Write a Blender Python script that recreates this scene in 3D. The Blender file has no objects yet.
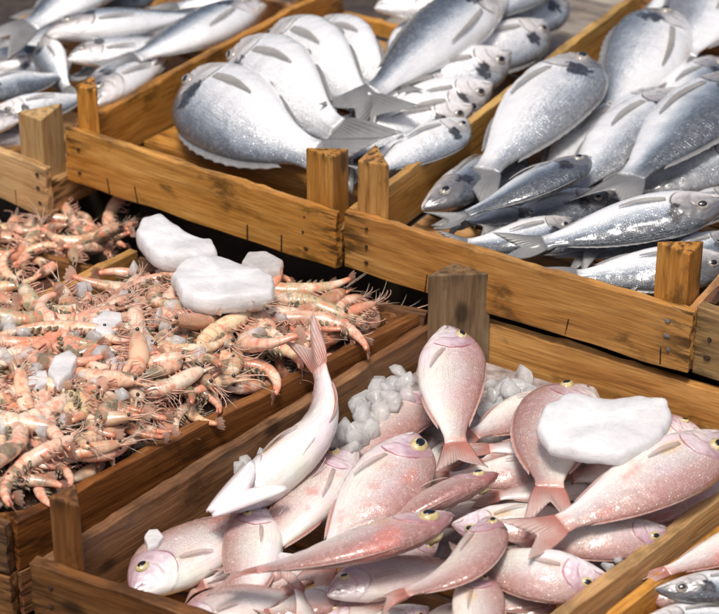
import bpy, bmesh, math, random
import numpy as np
from mathutils import Vector, Matrix, noise

rnd = random.Random(11)
S = bpy.context.scene
COL = S.collection

# ------------------------------------------------------------------ camera
FPX, PITCH, DIST = 2200.0, math.radians(28.5), 2.2
CAM = np.array([0, -DIST*math.cos(PITCH), .09 + DIST*math.sin(PITCH)])
FW = np.array([0, math.cos(PITCH), -math.sin(PITCH)])
UP = np.array([0, math.sin(PITCH), math.cos(PITCH)])
RT = np.array([1., 0, 0])

def P(px, py, z):
    """point of the place at height z that the photograph shows at px, py"""
    d = FW + RT*(px-359.5)/FPX + UP*(307-py)/FPX
    return CAM + d*((z-CAM[2])/d[2])

cam = bpy.data.cameras.new('camera'); camo = bpy.data.objects.new('camera', cam); COL.objects.link(camo)
camo.location = CAM; camo.rotation_euler = (math.pi/2-PITCH, 0, 0)
cam.sensor_width = 36; cam.lens = FPX/719*36; cam.clip_end = 200; cam.clip_start = .05
cam.dof.use_dof = True; cam.dof.focus_distance = 2.02; cam.dof.aperture_fstop = 9.0
S.camera = camo

# ------------------------------------------------------------------ light
W = bpy.data.worlds.new('World'); S.world = W; W.use_nodes = True
nt = W.node_tree; bg = nt.nodes['Background']
SUN_EL, SUN_AZ = math.radians(66), math.radians(-168)     # azimuth clockwise from +Y
sky = nt.nodes.new('ShaderNodeTexSky'); sky.sky_type = 'NISHITA'; sky.sun_disc = False
sky.sun_elevation = SUN_EL; sky.sun_rotation = SUN_AZ; sky.dust_density = 6; sky.air_density = .8; sky.ozone_density = .6
nt.links.new(sky.outputs[0], bg.inputs[0]); bg.inputs[1].default_value = .085
sl = bpy.data.lights.new('sun', 'SUN'); sl.energy = 2.3; sl.angle = math.radians(13); sl.color = (1, .95, .88)
so = bpy.data.objects.new('sun', sl); COL.objects.link(so)
to_sun = Vector((math.cos(SUN_EL)*math.sin(SUN_AZ), math.cos(SUN_EL)*math.cos(SUN_AZ), math.sin(SUN_EL)))
so.rotation_euler = to_sun.to_track_quat('Z', 'Y').to_euler(); so.location = (0, 0, 4)
S.view_settings.view_transform = 'Standard'; S.view_settings.look = 'None'; S.view_settings.gamma = 1
S.view_settings.exposure = .40

# ------------------------------------------------------------------ node helper
class NT:
    def __init__(s, name):
        s.m = bpy.data.materials.new(name); s.m.use_nodes = True
        s.t = s.m.node_tree; s.b = s.t.nodes['Principled BSDF']; s.out = s.t.nodes['Material Output']
    def n(s, typ, ins=None, **kw):
        nd = s.t.nodes.new('ShaderNode'+typ)
        for k, v in kw.items(): setattr(nd, k, v)
        for k, v in (ins or {}).items(): s.put(nd.inputs[k], v)
        return nd
    def put(s, sock, v):
        if isinstance(v, bpy.types.NodeSocket): s.t.links.new(v, sock)
        else:
            if sock.type == 'RGBA' and len(v) == 3: v = (*v, 1)
            sock.default_value = v
    def math(s, op, a, b=0., clamp=False):
        nd = s.n('Math', {0: a, 1: b}, operation=op); nd.use_clamp = clamp; return nd.outputs[0]
    def smooth(s, x, lo, hi, a=0., b=1.):
        nd = s.n('MapRange', {0: x, 1: lo, 2: hi, 3: a, 4: b}, interpolation_type='SMOOTHSTEP'); return nd.outputs[0]
    def mix(s, f, a, b, mode='MIX'):
        nd = s.n('Mix', data_type='RGBA', blend_type=mode); s.put(nd.inputs[0], f); s.put(nd.inputs[6], a); s.put(nd.inputs[7], b)
        return nd.outputs[2]
    def ramp(s, x, stops):
        nd = s.n('ValToRGB', {0: x}); cr = nd.color_ramp
        while len(cr.elements) < len(stops): cr.elements.new(.5)
        for e, (p, c) in zip(cr.elements, stops): e.position = p; e.color = (*c, 1)
        return nd.outputs[0]
    def set(s, **kw):
        for k, v in kw.items(): s.put(s.b.inputs[k.replace('_', ' ')], v)
    def noise(s, vec, scale, detail=4., rough=.55, dist=0.):
        return s.n('TexNoise', {'Vector': vec, 'Scale': scale, 'Detail': detail, 'Roughness': rough, 'Distortion': dist})
    def scaled(s, vec, sc, off=None):
        nd = s.n('VectorMath', {0: vec, 1: sc}, operation='MULTIPLY').outputs[0]
        if off is not None: nd = s.n('VectorMath', {0: nd, 1: off}, operation='ADD').outputs[0]
        return nd
    def bump(s, h, strength, dist=.001, nrm=None):
        ins = {'Height': h, 'Strength': strength, 'Distance': dist}
        if nrm is not None: ins['Normal'] = nrm
        return s.n('Bump', ins).outputs[0]

def wood(name, light, mid, dark, stain=.5, wet=.5):
    k = NT(name)
    co = k.n('TexCoord').outputs['Object']
    r = k.n('ObjectInfo').outputs['Random']
    off = k.n('CombineXYZ', {0: k.math('MULTIPLY', r, 31.7), 1: k.math('MULTIPLY', r, 17.3), 2: k.math('MULTIPLY', r, 53.1)}).outputs[0]
    g = k.scaled(co, (4, 105, 105), off)
    warp = k.noise(k.scaled(co, (6, 14, 14), off), 1., 2).outputs['Color']
    g2 = k.n('VectorMath', {0: g, 1: k.scaled(warp, (1.0, 4, 4))}, operation='ADD').outputs[0]
    grain = k.noise(g2, 1.0, 6, .62).outputs['Fac']
    fine = k.noise(k.scaled(co, (22, 420, 420), off), 1., 3, .6).outputs['Fac']
    c = k.ramp(grain, [(.22, dark), (.46, mid), (.72, light)])
    c = k.mix(k.smooth(fine, .35, .7, 0, .6), c, k.mix(1., c, (.55, .5, .45), 'MULTIPLY'))
    blot = k.noise(k.scaled(co, (14, 26, 26), off), 1., 5, .65).outputs['Fac']
    tint = k.noise(k.scaled(co, (3, 9, 9), off), 1., 2).outputs['Fac']
    c = k.mix(k.smooth(tint, .35, .7, 0, .55), c, k.mix(1., c, (.72, .5, .36), 'MULTIPLY'))
    c = k.mix(k.smooth(blot, .56, .70, 0, stain), c, tuple(x*.16 for x in mid))
    # knots: sparse dark rounds
    vo = k.n('TexVoronoi', {'Vector': k.scaled(co, (9, 16, 16), off), 'Scale': 1.0, 'Randomness': 1.}, feature='F1')
    kn = k.smooth(vo.outputs['Distance'], .06, .16, 1, 0)
    c = k.mix(k.math('MULTIPLY', kn, .8), c, tuple(x*.25 for x in dark))
    # dark wet streaks round the nailed ends, grime along the edges
    ge = k.n('SeparateXYZ', {0: k.n('TexCoord').outputs['Generated']})
    endd = k.smooth(k.math('ABSOLUTE', k.math('SUBTRACT', ge.outputs[0], .5)), .36, .50)
    st = k.noise(k.scaled(co, (24, 150, 150), off), 1., 4, .6).outputs['Fac']
    c = k.mix(k.math('MULTIPLY', k.math('MULTIPLY', endd, k.smooth(st, .46, .60)), min(1, stain*1.2)), c, tuple(x*.14 for x in mid))
    edg = k.smooth(k.math('ABSOLUTE', k.math('SUBTRACT', ge.outputs[2], .5)), .38, .5)
    c = k.mix(k.math('MULTIPLY', edg, k.smooth(blot, .42, .62, 0, .65)), c, tuple(x*.22 for x in mid))
    hv = k.n('HueSaturation', {'Value': k.smooth(r, 0, 1, .82, 1.12), 'Saturation': k.smooth(k.math('FRACT', k.math('MULTIPLY', r, 7.3)), 0, 1, .9, 1.08), 'Color': c})
    c = hv.outputs[0]
    ro = k.smooth(blot, .3, .7, .62-.22*wet, .42)
    h = k.math('ADD', k.math('MULTIPLY', grain, .7), k.math('MULTIPLY', fine, .5))
    k.set(Base_Color=c, Roughness=ro, Specular_IOR_Level=.35, Normal=k.bump(h, .55, .0016))
    return k.m

M = {}
M['orange'] = wood('orange_wood', (.66, .39, .145), (.52, .27, .085), (.22, .09, .026), .8)
M['tan'] = wood('tan_wood', (.68, .46, .20), (.58, .36, .13), (.38, .19, .06), .45)
M['red'] = wood('red_wet_wood', (.36, .175, .075), (.235, .102, .042), (.085, .036, .016), .7, .8)
M['brown'] = wood('brown_wet_wood', (.31, .165, .07), (.19, .09, .036), (.07, .032, .014), .6, .7)
M['grey'] = wood('weathered_wood', (.30, .23, .15), (.20, .145, .085), (.09, .062, .036), .5, .1)
M['olive'] = wood('olive_wood', (.42, .28, .11), (.30, .18, .06), (.14, .08, .03), .6, .2)
M['deck'] = wood('grey_board_wood', (.42, .39, .34), (.33, .30, .26), (.18, .16, .14), .3, 0)

k = NT('dark_table'); k.set(Base_Color=k.ramp(k.noise(k.n('TexCoord').outputs['Object'], 30).outputs['Fac'], [(.3, (.022, .016, .012)), (.7, (.075, .052, .036))]), Roughness=.5)
M['table'] = k.m
k = NT('rusty_steel'); k.set(Base_Color=k.ramp(k.noise(k.n('TexCoord').outputs['Object'], 300).outputs['Fac'], [(.35, (.018, .012, .01)), (.7, (.10, .05, .03))]), Metallic=.3, Roughness=.6)
M['nail'] = k.m
k = NT('bright_nail'); k.set(Base_Color=(.35, .34, .33), Metallic=.8, Roughness=.4); M['nail2'] = k.m

# ------------------------------------------------------------------ fish skins
def fish_skin(name, kind):
    k = NT(name)
    uv = k.n('UVMap').outputs[0]
    sx = k.n('SeparateXYZ', {0: uv}); t, v = sx.outputs[0], sx.outputs[1]
    obj = k.n('TexCoord').outputs['Object']
    r = k.n('ObjectInfo').outputs['Random']
    r2 = k.math('FRACT', k.math('MULTIPLY', r, 13.7)); r3 = k.math('FRACT', k.math('MULTIPLY', r, 71.3))
    n1 = k.noise(obj, 28, 5, .6).outputs['Fac']; n2 = k.noise(obj, 110, 4, .6).outputs['Fac']
    vv = k.math('ADD', v, k.math('MULTIPLY', k.math('SUBTRACT', n1, .5), .34))
    off = k.n('CombineXYZ', {0: r, 1: 0, 2: 0}).outputs[0]
    sc = k.scaled(uv, (78, 30, 1), off)
    vo = k.n('TexVoronoi', {'Vector': sc, 'Scale': 1., 'Randomness': .6}, feature='DISTANCE_TO_EDGE')
    vc = k.n('TexVoronoi', {'Vector': sc, 'Scale': 1., 'Randomness': .6}, feature='F1')
    edge = k.smooth(vo.outputs['Distance'], 0., .16, 1, 0)
    cellr = k.n('SeparateColor', {0: vc.outputs['Color']}).outputs[0]
    # gill line t = .285 - .10*(v-.42)^2*...
    dv = k.math('SUBTRACT', v, .45)
    tg = k.math('SUBTRACT', .305, k.math('MULTIPLY', k.math('MULTIPLY', dv, dv), .62))
    tg = k.math('ADD', tg, k.math('MULTIPLY', k.math('SUBTRACT', n2, .5), .02))
    dg = k.math('SUBTRACT', t, tg)
    body = k.smooth(dg, -.006, .02)
    gl = k.math('MULTIPLY', k.smooth(k.math('ABSOLUTE', dg), .001, .008, 1, 0), k.math('MULTIPLY', k.smooth(v, .12, .25), k.smooth(v, .72, .85, 1, 0)))
    # cheek line
    tg2 = k.math('SUBTRACT', .205, k.math('MULTIPLY', k.math('MULTIPLY', k.math('SUBTRACT', v, .4), k.math('SUBTRACT', v, .4)), .5))
    ck = k.math('MULTIPLY', k.smooth(k.math('ABSOLUTE', k.math('SUBTRACT', t, tg2)), .002, .014, 1, 0), k.math('MULTIPLY', k.smooth(v, .15, .3), k.smooth(v, .5, .6, 1, 0)))
    # mouth line
    mv = k.math('SUBTRACT', .50, k.math('MULTIPLY', t, 2.4))
    mo = k.math('MULTIPLY', k.smooth(k.math('ABSOLUTE', k.math('SUBTRACT', v, mv)), .012, .05, 1, 0), k.smooth(t, .07, .095, 1, 0))
    # lateral line
    ll = k.math('SUBTRACT', v, k.math('SUBTRACT', .74, k.math('MULTIPLY', k.math('MULTIPLY', k.math('SUBTRACT', t, .42), k.math('SUBTRACT', t, .42)), .55)))
    lat = k.math('MULTIPLY', k.smooth(k.math('ABSOLUTE', ll), .004, .016, 1, 0), body)
    if kind == 'pink':
        red = k.n('SeparateColor', {0: k.n('ObjectInfo').outputs['Color']}).outputs[0]
        ca = k.ramp(vv, [(.0, (.85, .82, .80)), (.42, (.83, .79, .77)), (.62, (.70, .62, .62)), (.80, (.52, .35, .325)), (1., (.42, .235, .205))])
        cb = k.ramp(vv, [(.0, (.80, .70, .67)), (.30, (.66, .50, .47)), (.55, (.52, .315, .275)), (.78, (.38, .185, .15)), (1., (.30, .115, .09))])
        c = k.mix(red, ca, cb)
        ha = k.ramp(k.math('ADD', vv, k.math('MULTIPLY', k.math('SUBTRACT', n2, .5), .6)), [(.1, (.84, .80, .80)), (.45, (.72, .63, .67)), (.7, (.50, .36, .41)), (1., (.38, .21, .22))])
        hb = k.ramp(k.math('ADD', vv, k.math('MULTIPLY', k.math('SUBTRACT', n2, .5), .6)), [(.1, (.74, .62, .62)), (.45, (.56, .38, .40)), (.7, (.42, .22, .23)), (1., (.36, .12, .11))])
        c = k.mix(body, k.mix(red, ha, hb), c)
        lil = k.noise(obj, 22, 3, .5).outputs['Color']
        c = k.mix(.22, c, k.mix(1., c, k.n('HueSaturation', {'Saturation': .9, 'Value': 1.6, 'Color': lil}).outputs[0], 'MULTIPLY'))
        # blood blooms, yellow by the pectoral base
        bl = k.noise(k.scaled(obj, (1, 1, 1), off), 16, 5, .62).outputs['Fac']
        c = k.mix(k.smooth(bl, .57, .70, 0, .75), c, (.62, .19, .15))
        pt = k.math('ADD', k.math('POWER', k.math('DIVIDE', k.math('SUBTRACT', t, .37), .09), 2.), k.math('POWER', k.math('DIVIDE', k.math('SUBTRACT', v, .34), .12), 2.))
        c = k.mix(k.math('MULTIPLY', k.smooth(pt, .1, 1.2, .7, 0), k.smooth(r3, .3, .9)), c, (.72, .50, .24))
        c = k.mix(k.math('MULTIPLY', edge, k.math('MULTIPLY', body, k.smooth(v, .18, .6, .02, .22))), c, (.42, .27, .26))
        row = k.noise(k.scaled(uv, (5, 46, 1), off), 1., 3, .6).outputs['Fac']
        c = k.mix(k.math('MULTIPLY', k.smooth(row, .48, .66), k.math('MULTIPLY', body, .32)), c, (.50, .30, .28))
        c = k.mix(k.math('MULTIPLY', lat, .4), c, (.50, .28, .26))
        c = k.mix(k.math('MULTIPLY', k.smooth(cellr, .3, 1.), k.math('MULTIPLY', body, .12)), c, (.86, .80, .80))
        c = k.mix(k.math('MULTIPLY', gl, k.smooth(n1, .35, .65, .25, .9)), c, (.36, .075, .07))
        c = k.mix(k.math('MULTIPLY', ck, .4), c, (.50, .25, .25))
        c = k.mix(k.math('MULTIPLY', mo, .75), c, (.34, .14, .14))
        c = k.mix(k.smooth(t, .93, 1., 0, .55), c, (.74, .34, .27))
        met, ro = .08, k.smooth(n2, .3, .7, .26, .42)
    else:
        dk = k.n('SeparateColor', {0: k.n('ObjectInfo').outputs['Color']}).outputs[0]
        vv = k.math('ADD', vv, k.math('MULTIPLY', k.math('SUBTRACT', dk, .25), .55))
        c = k.ramp(vv, [(.0, (.88, .88, .88)), (.36, (.86, .86, .87)), (.58, (.74, .765, .79)), (.74, (.38, .43, .49)), (.87, (.11, .14, .18)), (1., (.06, .07, .085))])
        c = k.mix(k.smooth(r2, .2, 1, 0, .22), c, (.84, .84, .84))
        head = k.ramp(k.math('ADD', vv, k.math('MULTIPLY', k.math('SUBTRACT', n2, .5), .4)), [(.1, (.85, .83, .82)), (.42, (.68, .64, .62)), (.62, (.36, .34, .34)), (.85, (.14, .14, .15))])
        c = k.mix(body, head, c)
        c = k.mix(k.math('MULTIPLY', edge, k.math('MULTIPLY', body, k.smooth(v, .35, .75, .04, .5))), c, (.07, .085, .11))
        c = k.mix(k.math('MULTIPLY', k.smooth(cellr, .3, 1.), k.math('MULTIPLY', body, k.smooth(v, .4, .8, .02, .09))), c, (.80, .82, .84))
        pd = k.math('ADD', k.math('POWER', k.math('DIVIDE', k.math('SUBTRACT', t, .295), .05), 2.), k.math('POWER', k.math('DIVIDE', k.math('SUBTRACT', v, .68), .17), 2.))
        pd = k.math('ADD', pd, k.math('MULTIPLY', k.math('SUBTRACT', n2, .5), 4.5))
        c = k.mix(k.smooth(pd, .5, 1.3, .95, 0), c, (.012, .012, .018))
        c = k.mix(k.math('MULTIPLY', gl, .8), c, (.06, .055, .06))
        c = k.mix(k.math('MULTIPLY', ck, .5), c, (.25, .23, .23))
        c = k.mix(k.math('MULTIPLY', mo, .8), c, (.06, .05, .05))
        c = k.mix(k.smooth(t, .92, 1., 0, .6), c, (.28, .29, .31))
        row = k.noise(k.scaled(uv, (6, 52, 1), off), 1., 3, .6).outputs['Fac']
        c = k.mix(k.math('MULTIPLY', k.smooth(row, .48, .66), k.math('MULTIPLY', body, k.smooth(v, .3, .7, .06, .4))), c, (.12, .135, .16))
        met, ro = .25, k.smooth(n2, .3, .7, .20, .38)
    h = k.math('SUBTRACT', k.math('MULTIPLY', n1, .6), k.math('MULTIPLY', k.math('MULTIPLY', edge, k.math('MULTIPLY', body, k.smooth(v, .15, .5, .15, 1.))), .5))
    h = k.math('SUBTRACT', h, k.math('ADD', k.math('MULTIPLY', gl, 1.2), k.math('ADD', k.math('MULTIPLY', mo, 1.3), k.math('MULTIPLY', ck, .6))))
    h = k.math('ADD', h, k.math('MULTIPLY', n2, .16))
    hp = k.n('TexVoronoi', {'Vector': k.scaled(uv, (26, 9, 1), off), 'Scale': 1., 'Smoothness': .6}, feature='SMOOTH_F1').outputs['Distance']
    h = k.math('ADD', h, k.math('MULTIPLY', k.math('MULTIPLY', hp, k.math('SUBTRACT', 1., body)), 1.1))
    k.set(Base_Color=c, Roughness=ro, Metallic=met, Specular_IOR_Level=.6, Coat_Weight=.7, Coat_Roughness=.08,
          Normal=k.bump(h, .58 if kind == 'pink' else .40, .0015))
    k.set(Coat_Normal=k.bump(k.math('ADD', k.math('MULTIPLY', n2, .25), k.math('MULTIPLY', k.noise(obj, 60, 3, .5).outputs['Fac'], 1.6)), .45, .0018))
    return k.m
M['pink'] = fish_skin('pink_fish_skin', 'pink'); M['silver'] = fish_skin('silver_fish_skin', 'silver')

def fin_mat(name, a, b, clear=0):
    k = NT(name); uv = k.n('UVMap').outputs[0]; sx = k.n('SeparateXYZ', {0: uv})
    ray = k.math('ABSOLUTE', k.math('SINE', k.math('MULTIPLY', sx.outputs[1], 44.)))
    n = k.noise(k.n('TexCoord').outputs['Object'], 60, 4).outputs['Fac']
    c = k.mix(k.smooth(k.math('ADD', k.math('MULTIPLY', sx.outputs[0], .55), k.math('MULTIPLY', n, .6)), .3, .85), a, b)
    c = k.mix(k.math('MULTIPLY', k.smooth(ray, .1, .6), .22), c, tuple(x*.62 for x in b))
    k.set(Base_Color=c, Roughness=.35, Coat_Weight=.4, Coat_Roughness=.15, Normal=k.bump(ray, .5, .0008))
    tr = k.n('BsdfTranslucent', {0: c}); mx = k.n('MixShader', {0: .3, 1: k.b.outputs[0], 2: tr.outputs[0]})
    if clear: mx = k.n('MixShader', {0: clear, 1: mx.outputs[0], 2: k.n('BsdfTransparent').outputs[0]})
    k.t.links.new(mx.outputs[0], k.out.inputs[0]); return k.m
M['pinkfin'] = fin_mat('red_fin', (.58, .20, .15), (.72, .54, .49), .12)
M['silverfin'] = fin_mat('grey_fin', (.20, .20, .21), (.34, .34, .34))
M['palefin'] = fin_mat('pale_fin', (.74, .62, .57), (.74, .60, .55), .5); M['beigefin'] = fin_mat('beige_fin', (.62, .59, .56), (.42, .40, .37), .35)
def plain(name, c, ro=.1, **kw):
    k = NT(name); k.set(Base_Color=c, Roughness=ro, **kw); return k.m
def iris(name, a, b):
    k = NT(name); n = k.noise(k.n('TexCoord').outputs['Object'], 260, 3).outputs['Fac']
    k.set(Base_Color=k.ramp(n, [(.3, a), (.7, b)]), Roughness=.12, Coat_Weight=1., Coat_Roughness=.03); return k.m
M['irisY'] = iris('yellow_iris', (.40, .29, .10), (.66, .57, .32))
M['irisG'] = iris('grey_iris', (.16, .14, .12), (.45, .42, .38))
M['pupil'] = plain('black_pupil', (.006, .006, .008), .06, Coat_Weight=1.)

# ------------------------------------------------------------------ mesh helpers
def mesh_obj(name, verts, faces, mat, parent=None, uvs=None, smooth=True, loc=None, fix=True):
    me = bpy.data.meshes.new(name)
    me.from_pydata([tuple(map(float, v)) for v in verts], [], faces)
    if uvs is not None:
        ul = me.uv_layers.new(name='UVMap')
        li = np.empty(len(me.loops), int); me.loops.foreach_get('vertex_index', li)
        ul.data.foreach_set('uv', np.asarray(uvs, float)[li].ravel())
    if fix:
        bm = bmesh.new(); bm.from_mesh(me); bmesh.ops.recalc_face_normals(bm, faces=bm.faces); bm.to_mesh(me); bm.free()
    if smooth: me.polygons.foreach_set('use_smooth', [True]*len(me.polygons))
    me.materials.append(mat)
    o = bpy.data.objects.new(name, me); COL.objects.link(o)
    if parent is not None: o.parent = parent
    if loc is not None: o.location = loc
    return o
def tag(o, label=None, cat=None, group=None, kind=None):
    if label: o['label'] = label
    if cat: o['category'] = cat
    if group: o['group'] = group
    if kind: o['kind'] = kind
    return o
def empty(name, loc):
    o = bpy.data.objects.new(name, None); o.empty_display_size = .02; o.location = loc; COL.objects.link(o); return o
def grid_faces(nu, nv, wrap=False):
    f = []
    for i in range(nu-1):
        for j in range(nv if wrap else nv-1):
            f.append((i*nv+j, i*nv+(j+1) % nv, (i+1)*nv+(j+1) % nv, (i+1)*nv+j))
    return f

# ------------------------------------------------------------------ crates
def board(name, a, b, z0, z1, th, side, mat, root, wear=.0024, slant=0.):
    """plank from a to b (xy), its outer face on that line, thickness to the given side"""
    a = np.array(a[:2], float); b = np.array(b[:2], float); d = b-a; L = np.linalg.norm(d); d /= L
    n = np.array([-d[1], d[0]])*side; H = z1-z0
    nx, nz, ny = max(8, int(L/.012)), 5, 2
    vs, idx = [], {}
    sd = rnd.random()*100
    def vid(i, j, q):
        key = (i, j, q)
        if key in idx: return idx[key]
        x = (i/nx-.5)*L; z = (j/nz-.5)*H; y = (q-.5)*th
        w = noise.noise(Vector((x*18+sd, j*.4, q*.7)))
        w2 = noise.noise(Vector((x*70+sd, j*2., q*3.)))
        if j == nz: z += w*wear*1.2+w2*wear*.8
        if j == 0: z += w*wear
        y += noise.noise(Vector((x*7+sd, z*15, 3)))*wear*1.1
        if i in (0, nx): x += noise.noise(Vector((sd, z*60, q)))*wear*1.4
        idx[key] = len(vs); vs.append((x, y*1., z)); return idx[key]
    fs = []
    for i in range(nx):
        for j in range(nz):
            fs.append((vid(i, j, 0), vid(i+1, j, 0), vid(i+1, j+1, 0), vid(i, j+1, 0)))
            fs.append((vid(i, j, 1), vid(i, j+1, 1), vid(i+1, j+1, 1), vid(i+1, j, 1)))
        fs.append((vid(i, 0, 0), vid(i, 0, 1), vid(i+1, 0, 1), vid(i+1, 0, 0)))
        fs.append((vid(i, nz, 0), vid(i+1, nz, 0), vid(i+1, nz, 1), vid(i, nz, 1)))
    for j in range(nz):
        fs.append((vid(0, j, 0), vid(0, j+1, 0), vid(0, j+1, 1), vid(0, j, 1)))
        fs.append((vid(nx, j, 0), vid(nx, j, 1), vid(nx, j+1, 1), vid(nx, j+1, 0)))
    o = mesh_obj(name, vs, fs, mat, root, smooth=False)
    c = (a+b)/2+n*th/2
    o.location = Vector((c[0], c[1], (z0+z1)/2))-root.location
    o.rotation_euler = (slant, 0, math.atan2(d[1], d[0]))
    bv = o.modifiers.new('bevel', 'BEVEL'); bv.width = .0011; bv.segments = 2; bv.limit_method = 'ANGLE'; bv.angle_limit = .7
    o['len'] = L; o['side'] = side; o['th'] = th
    return o
def on_board(bo, name, x, z, sx, sz, mat, dy=.0012):
    """a nail or staple proud of the board's outer face at local x, z"""
    s = -1 if bo['side'] > 0 else 1
    y = s*(bo['th']/2+dy*.4)
    me = bpy.data.meshes.new(name); bm = bmesh.new(); bmesh.ops.create_cube(bm, size=1.)
    bmesh.ops.scale(bm, verts=bm.verts, vec=(sx, dy*2, sz)); bmesh.ops.bevel(bm, geom=bm.edges[:], offset=min(sx, sz)*.25, segments=2, affect='EDGES')
    bm.to_mesh(me); bm.free(); me.materials.append(mat)
    o = bpy.data.objects.new(name, me); COL.objects.link(o); o.parent = bo; o.location = (x, y, z); o.rotation_euler = (0, rnd.uniform(-.2, .2), 0)
    return o
def post(corner, du, dv, w, z0, z1, mat, root, cut=.004):
    """triangular corner post: legs of length w along du and dv from the corner"""
    c = np.array(corner[:2]); du = np.array(du[:2]); dv = np.array(dv[:2])
    pts = [c, c+du*w, c+dv*w]; vs = []; n = 7
    sd = rnd.random()*50
    for i in range(n+1):
        f = i/n
        for j, p in enumerate(pts):
            ce = sum(pts)/3; q = ce+(p-ce)*(1+.03*noise.noise(Vector((sd, f*3, j))))
            z = z0+(z1-z0)*f+(rnd.uniform(-cut, cut) if i == n else 0)
            vs.append((*q, z))
    fs = []
    for i in range(n):
        for j in range(3):
            fs.append((i*3+j, i*3+(j+1) % 3, (i+1)*3+(j+1) % 3, (i+1)*3+j))
    fs += [(0, 2, 1), (n*3, n*3+1, n*3+2)]
    vs = np.array(vs); ce = vs.mean(0)
    # grain runs along local x: build lying down
    R = Matrix(((0, 0, 1), (0, 1, 0), (-1, 0, 0)))
    lv = [R @ Vector(v-ce) for v in vs]
    o = mesh_obj('corner_post', lv, fs, mat, root, smooth=False)
    o.rotation_euler = R.inverted().to_euler(); o.location = Vector(ce)-root.location
    bv = o.modifiers.new('bevel', 'BEVEL'); bv.width = .0016; bv.segments = 2; bv.limit_method = 'ANGLE'; bv.angle_limit = .7
    return o
def inter(a, b, c, d):
    a, b, c, d = (np.array(q[:2], float) for q in (a, b, c, d))
    r, s = b-a, d-c; t = ((c-a)[0]*s[1]-(c-a)[1]*s[0])/(r[0]*s[1]-r[1]*s[0]); return a+r*t
def unit(v): v = np.array(v[:2], float); return v/np.linalg.norm(v)

def crate(label, FL, FR, BL, BR, zb, zr, mats, th=.010, pw=.036, ph=.062, posts='all', drop=None, splits=None, rows=1):
    """open wooden crate; corners are the outer rim corners (xy). mats: front, right, back, left, post, base"""
    drop = drop or {}
    FL, FR, BL, BR = (np.array(q[:2], float) for q in (FL, FR, BL, BR))
    ctr = (FL+FR+BL+BR)/4
    root = empty('wooden_crate', (ctr[0], ctr[1], zb)); tag(root, label, 'crate', 'wooden fish crates')
    B = {}
    def wall(nm, a, b, side, mat, z1, inset):
        d = unit(b-a); a2, b2 = a+d*inset, b-d*inset
        hs = [(zb+.004, z1)]
        if rows == 2: m = (zb+z1)/2; hs = [(zb+.004, m-.0015), (m+.0015, z1)]
        for (q0, q1) in hs: B.setdefault(nm, []).append(board(nm, a2, b2, q0, q1, th, side, mat, root))
    wall('front_board', FL, FR, 1, mats[0], zr-drop.get('f', 0), 0)
    wall('back_board', BL, BR, -1, mats[2], zr-drop.get('b', 0), 0)
    wall('side_board', FR, BR, 1, mats[1], zr-drop.get('r', 0)-.0015, th+.001)
    wall('side_board', FL, BL, -1, mats[3], zr-drop.get('l', 0)-.0015, th+.001)
    # base of slats
    nsl = 5; u = unit(FR-FL)
    for i in range(nsl):
        f0, f1 = (i+.04)/nsl, (i+.93)/nsl
        a = FL+(BL-FL)*(.02+.95*f0)+u*th*1.2; b = FR+(BR-FR)*(.02+.95*f0)-u*th*1.2
        wdt = np.linalg.norm(BL-FL)*.95*(f1-f0)
        board('base_slat', a, b, zb, zb+.008, wdt, 1, mats[5], root, wear=.0004)
    e = th+.0008
    uF, uB, vL, vR = unit(FR-FL), unit(BR-BL), unit(BL-FL), unit(BR-FR)
    for key, c, du, dv in (('fl', FL+uF*e+vL*e, uF, vL), ('fr', FR-uF*e+vR*e, -uF, vR), ('bl', BL+uB*e-vL*e, uB, -vL), ('br', BR-uB*e-vR*e, -uB, -vR)):
        if posts == 'all' or key in posts: post(c, du, dv, pw*rnd.uniform(.95, 1.1), zb+.009, zr+ph*rnd.uniform(.94, 1.05), mats[4], root)
    return root, B
def nails(bo, xs, zs, mat='nail', s=.0035):
    for x in xs:
        for z in zs: on_board(bo, 'nail', x+rnd.uniform(-.002, .002), z, s*rnd.uniform(.8, 1.6), s*rnd.uniform(.6, 1.), M[mat])
def staples(bo, xs, z, h=.020):
    for x in xs: on_board(bo, 'staple', x, z, .0014, h*rnd.uniform(.85, 1.1), M['nail'], .0008)

RIM = .09
ZB, ZT = .10, .168
def lineP(x0, y0, x1, y1, z): return P(x0, y0, z), P(x1, y1, z)
o_ = lambda *k: [M[q] for q in k]

# crate of pink bream
lA = lineP(77, 539, 430, 322, RIM); bA = lineP(470, 318, 719, 393, RIM); rA = lineP(547.5, 614, 719, 484, RIM); fA = lineP(41, 567, 179, 612, RIM)
nR = unit(rA[1]-rA[0]); offR = np.array([nR[1], -nR[0]])*.012
rAo = (rA[0][:2]+offR, rA[1][:2]+offR)
nB = unit(bA[1]-bA[0]); offB = np.array([-nB[1], nB[0]])*.012      # back line is the inner top edge
bAo = (bA[0][:2]+offB, bA[1][:2]+offB)
nL = unit(lA[1]-lA[0]); offL = np.array([-nL[1], nL[0]])*.006
lAo = (lA[0][:2]+offL, lA[1][:2]+offL)
A = dict(FL=inter(*fA, *lAo), FR=inter(*fA, *rAo), BL=inter(*bAo, *lAo), BR=inter(*bAo, *rAo))
rootA, bA_ = crate('front crate of pink fish with dark weathered left side and pale right rail', A['FL'], A['FR'], A['BL'], A['BR'], 0.002, RIM,
    o_('brown', 'tan', 'orange', 'brown', 'grey', 'orange'), th=.012, pw=.030, ph=.060, posts=('br',))
post(A['FL']+unit(A['FR']-A['FL'])*.013+unit(A['BL']-A['FL'])*.013, unit(A['FR']-A['FL']), unit(A['BL']-A['FL']), .031, .011, RIM+.060, M['brown'], rootA, .003)
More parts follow.
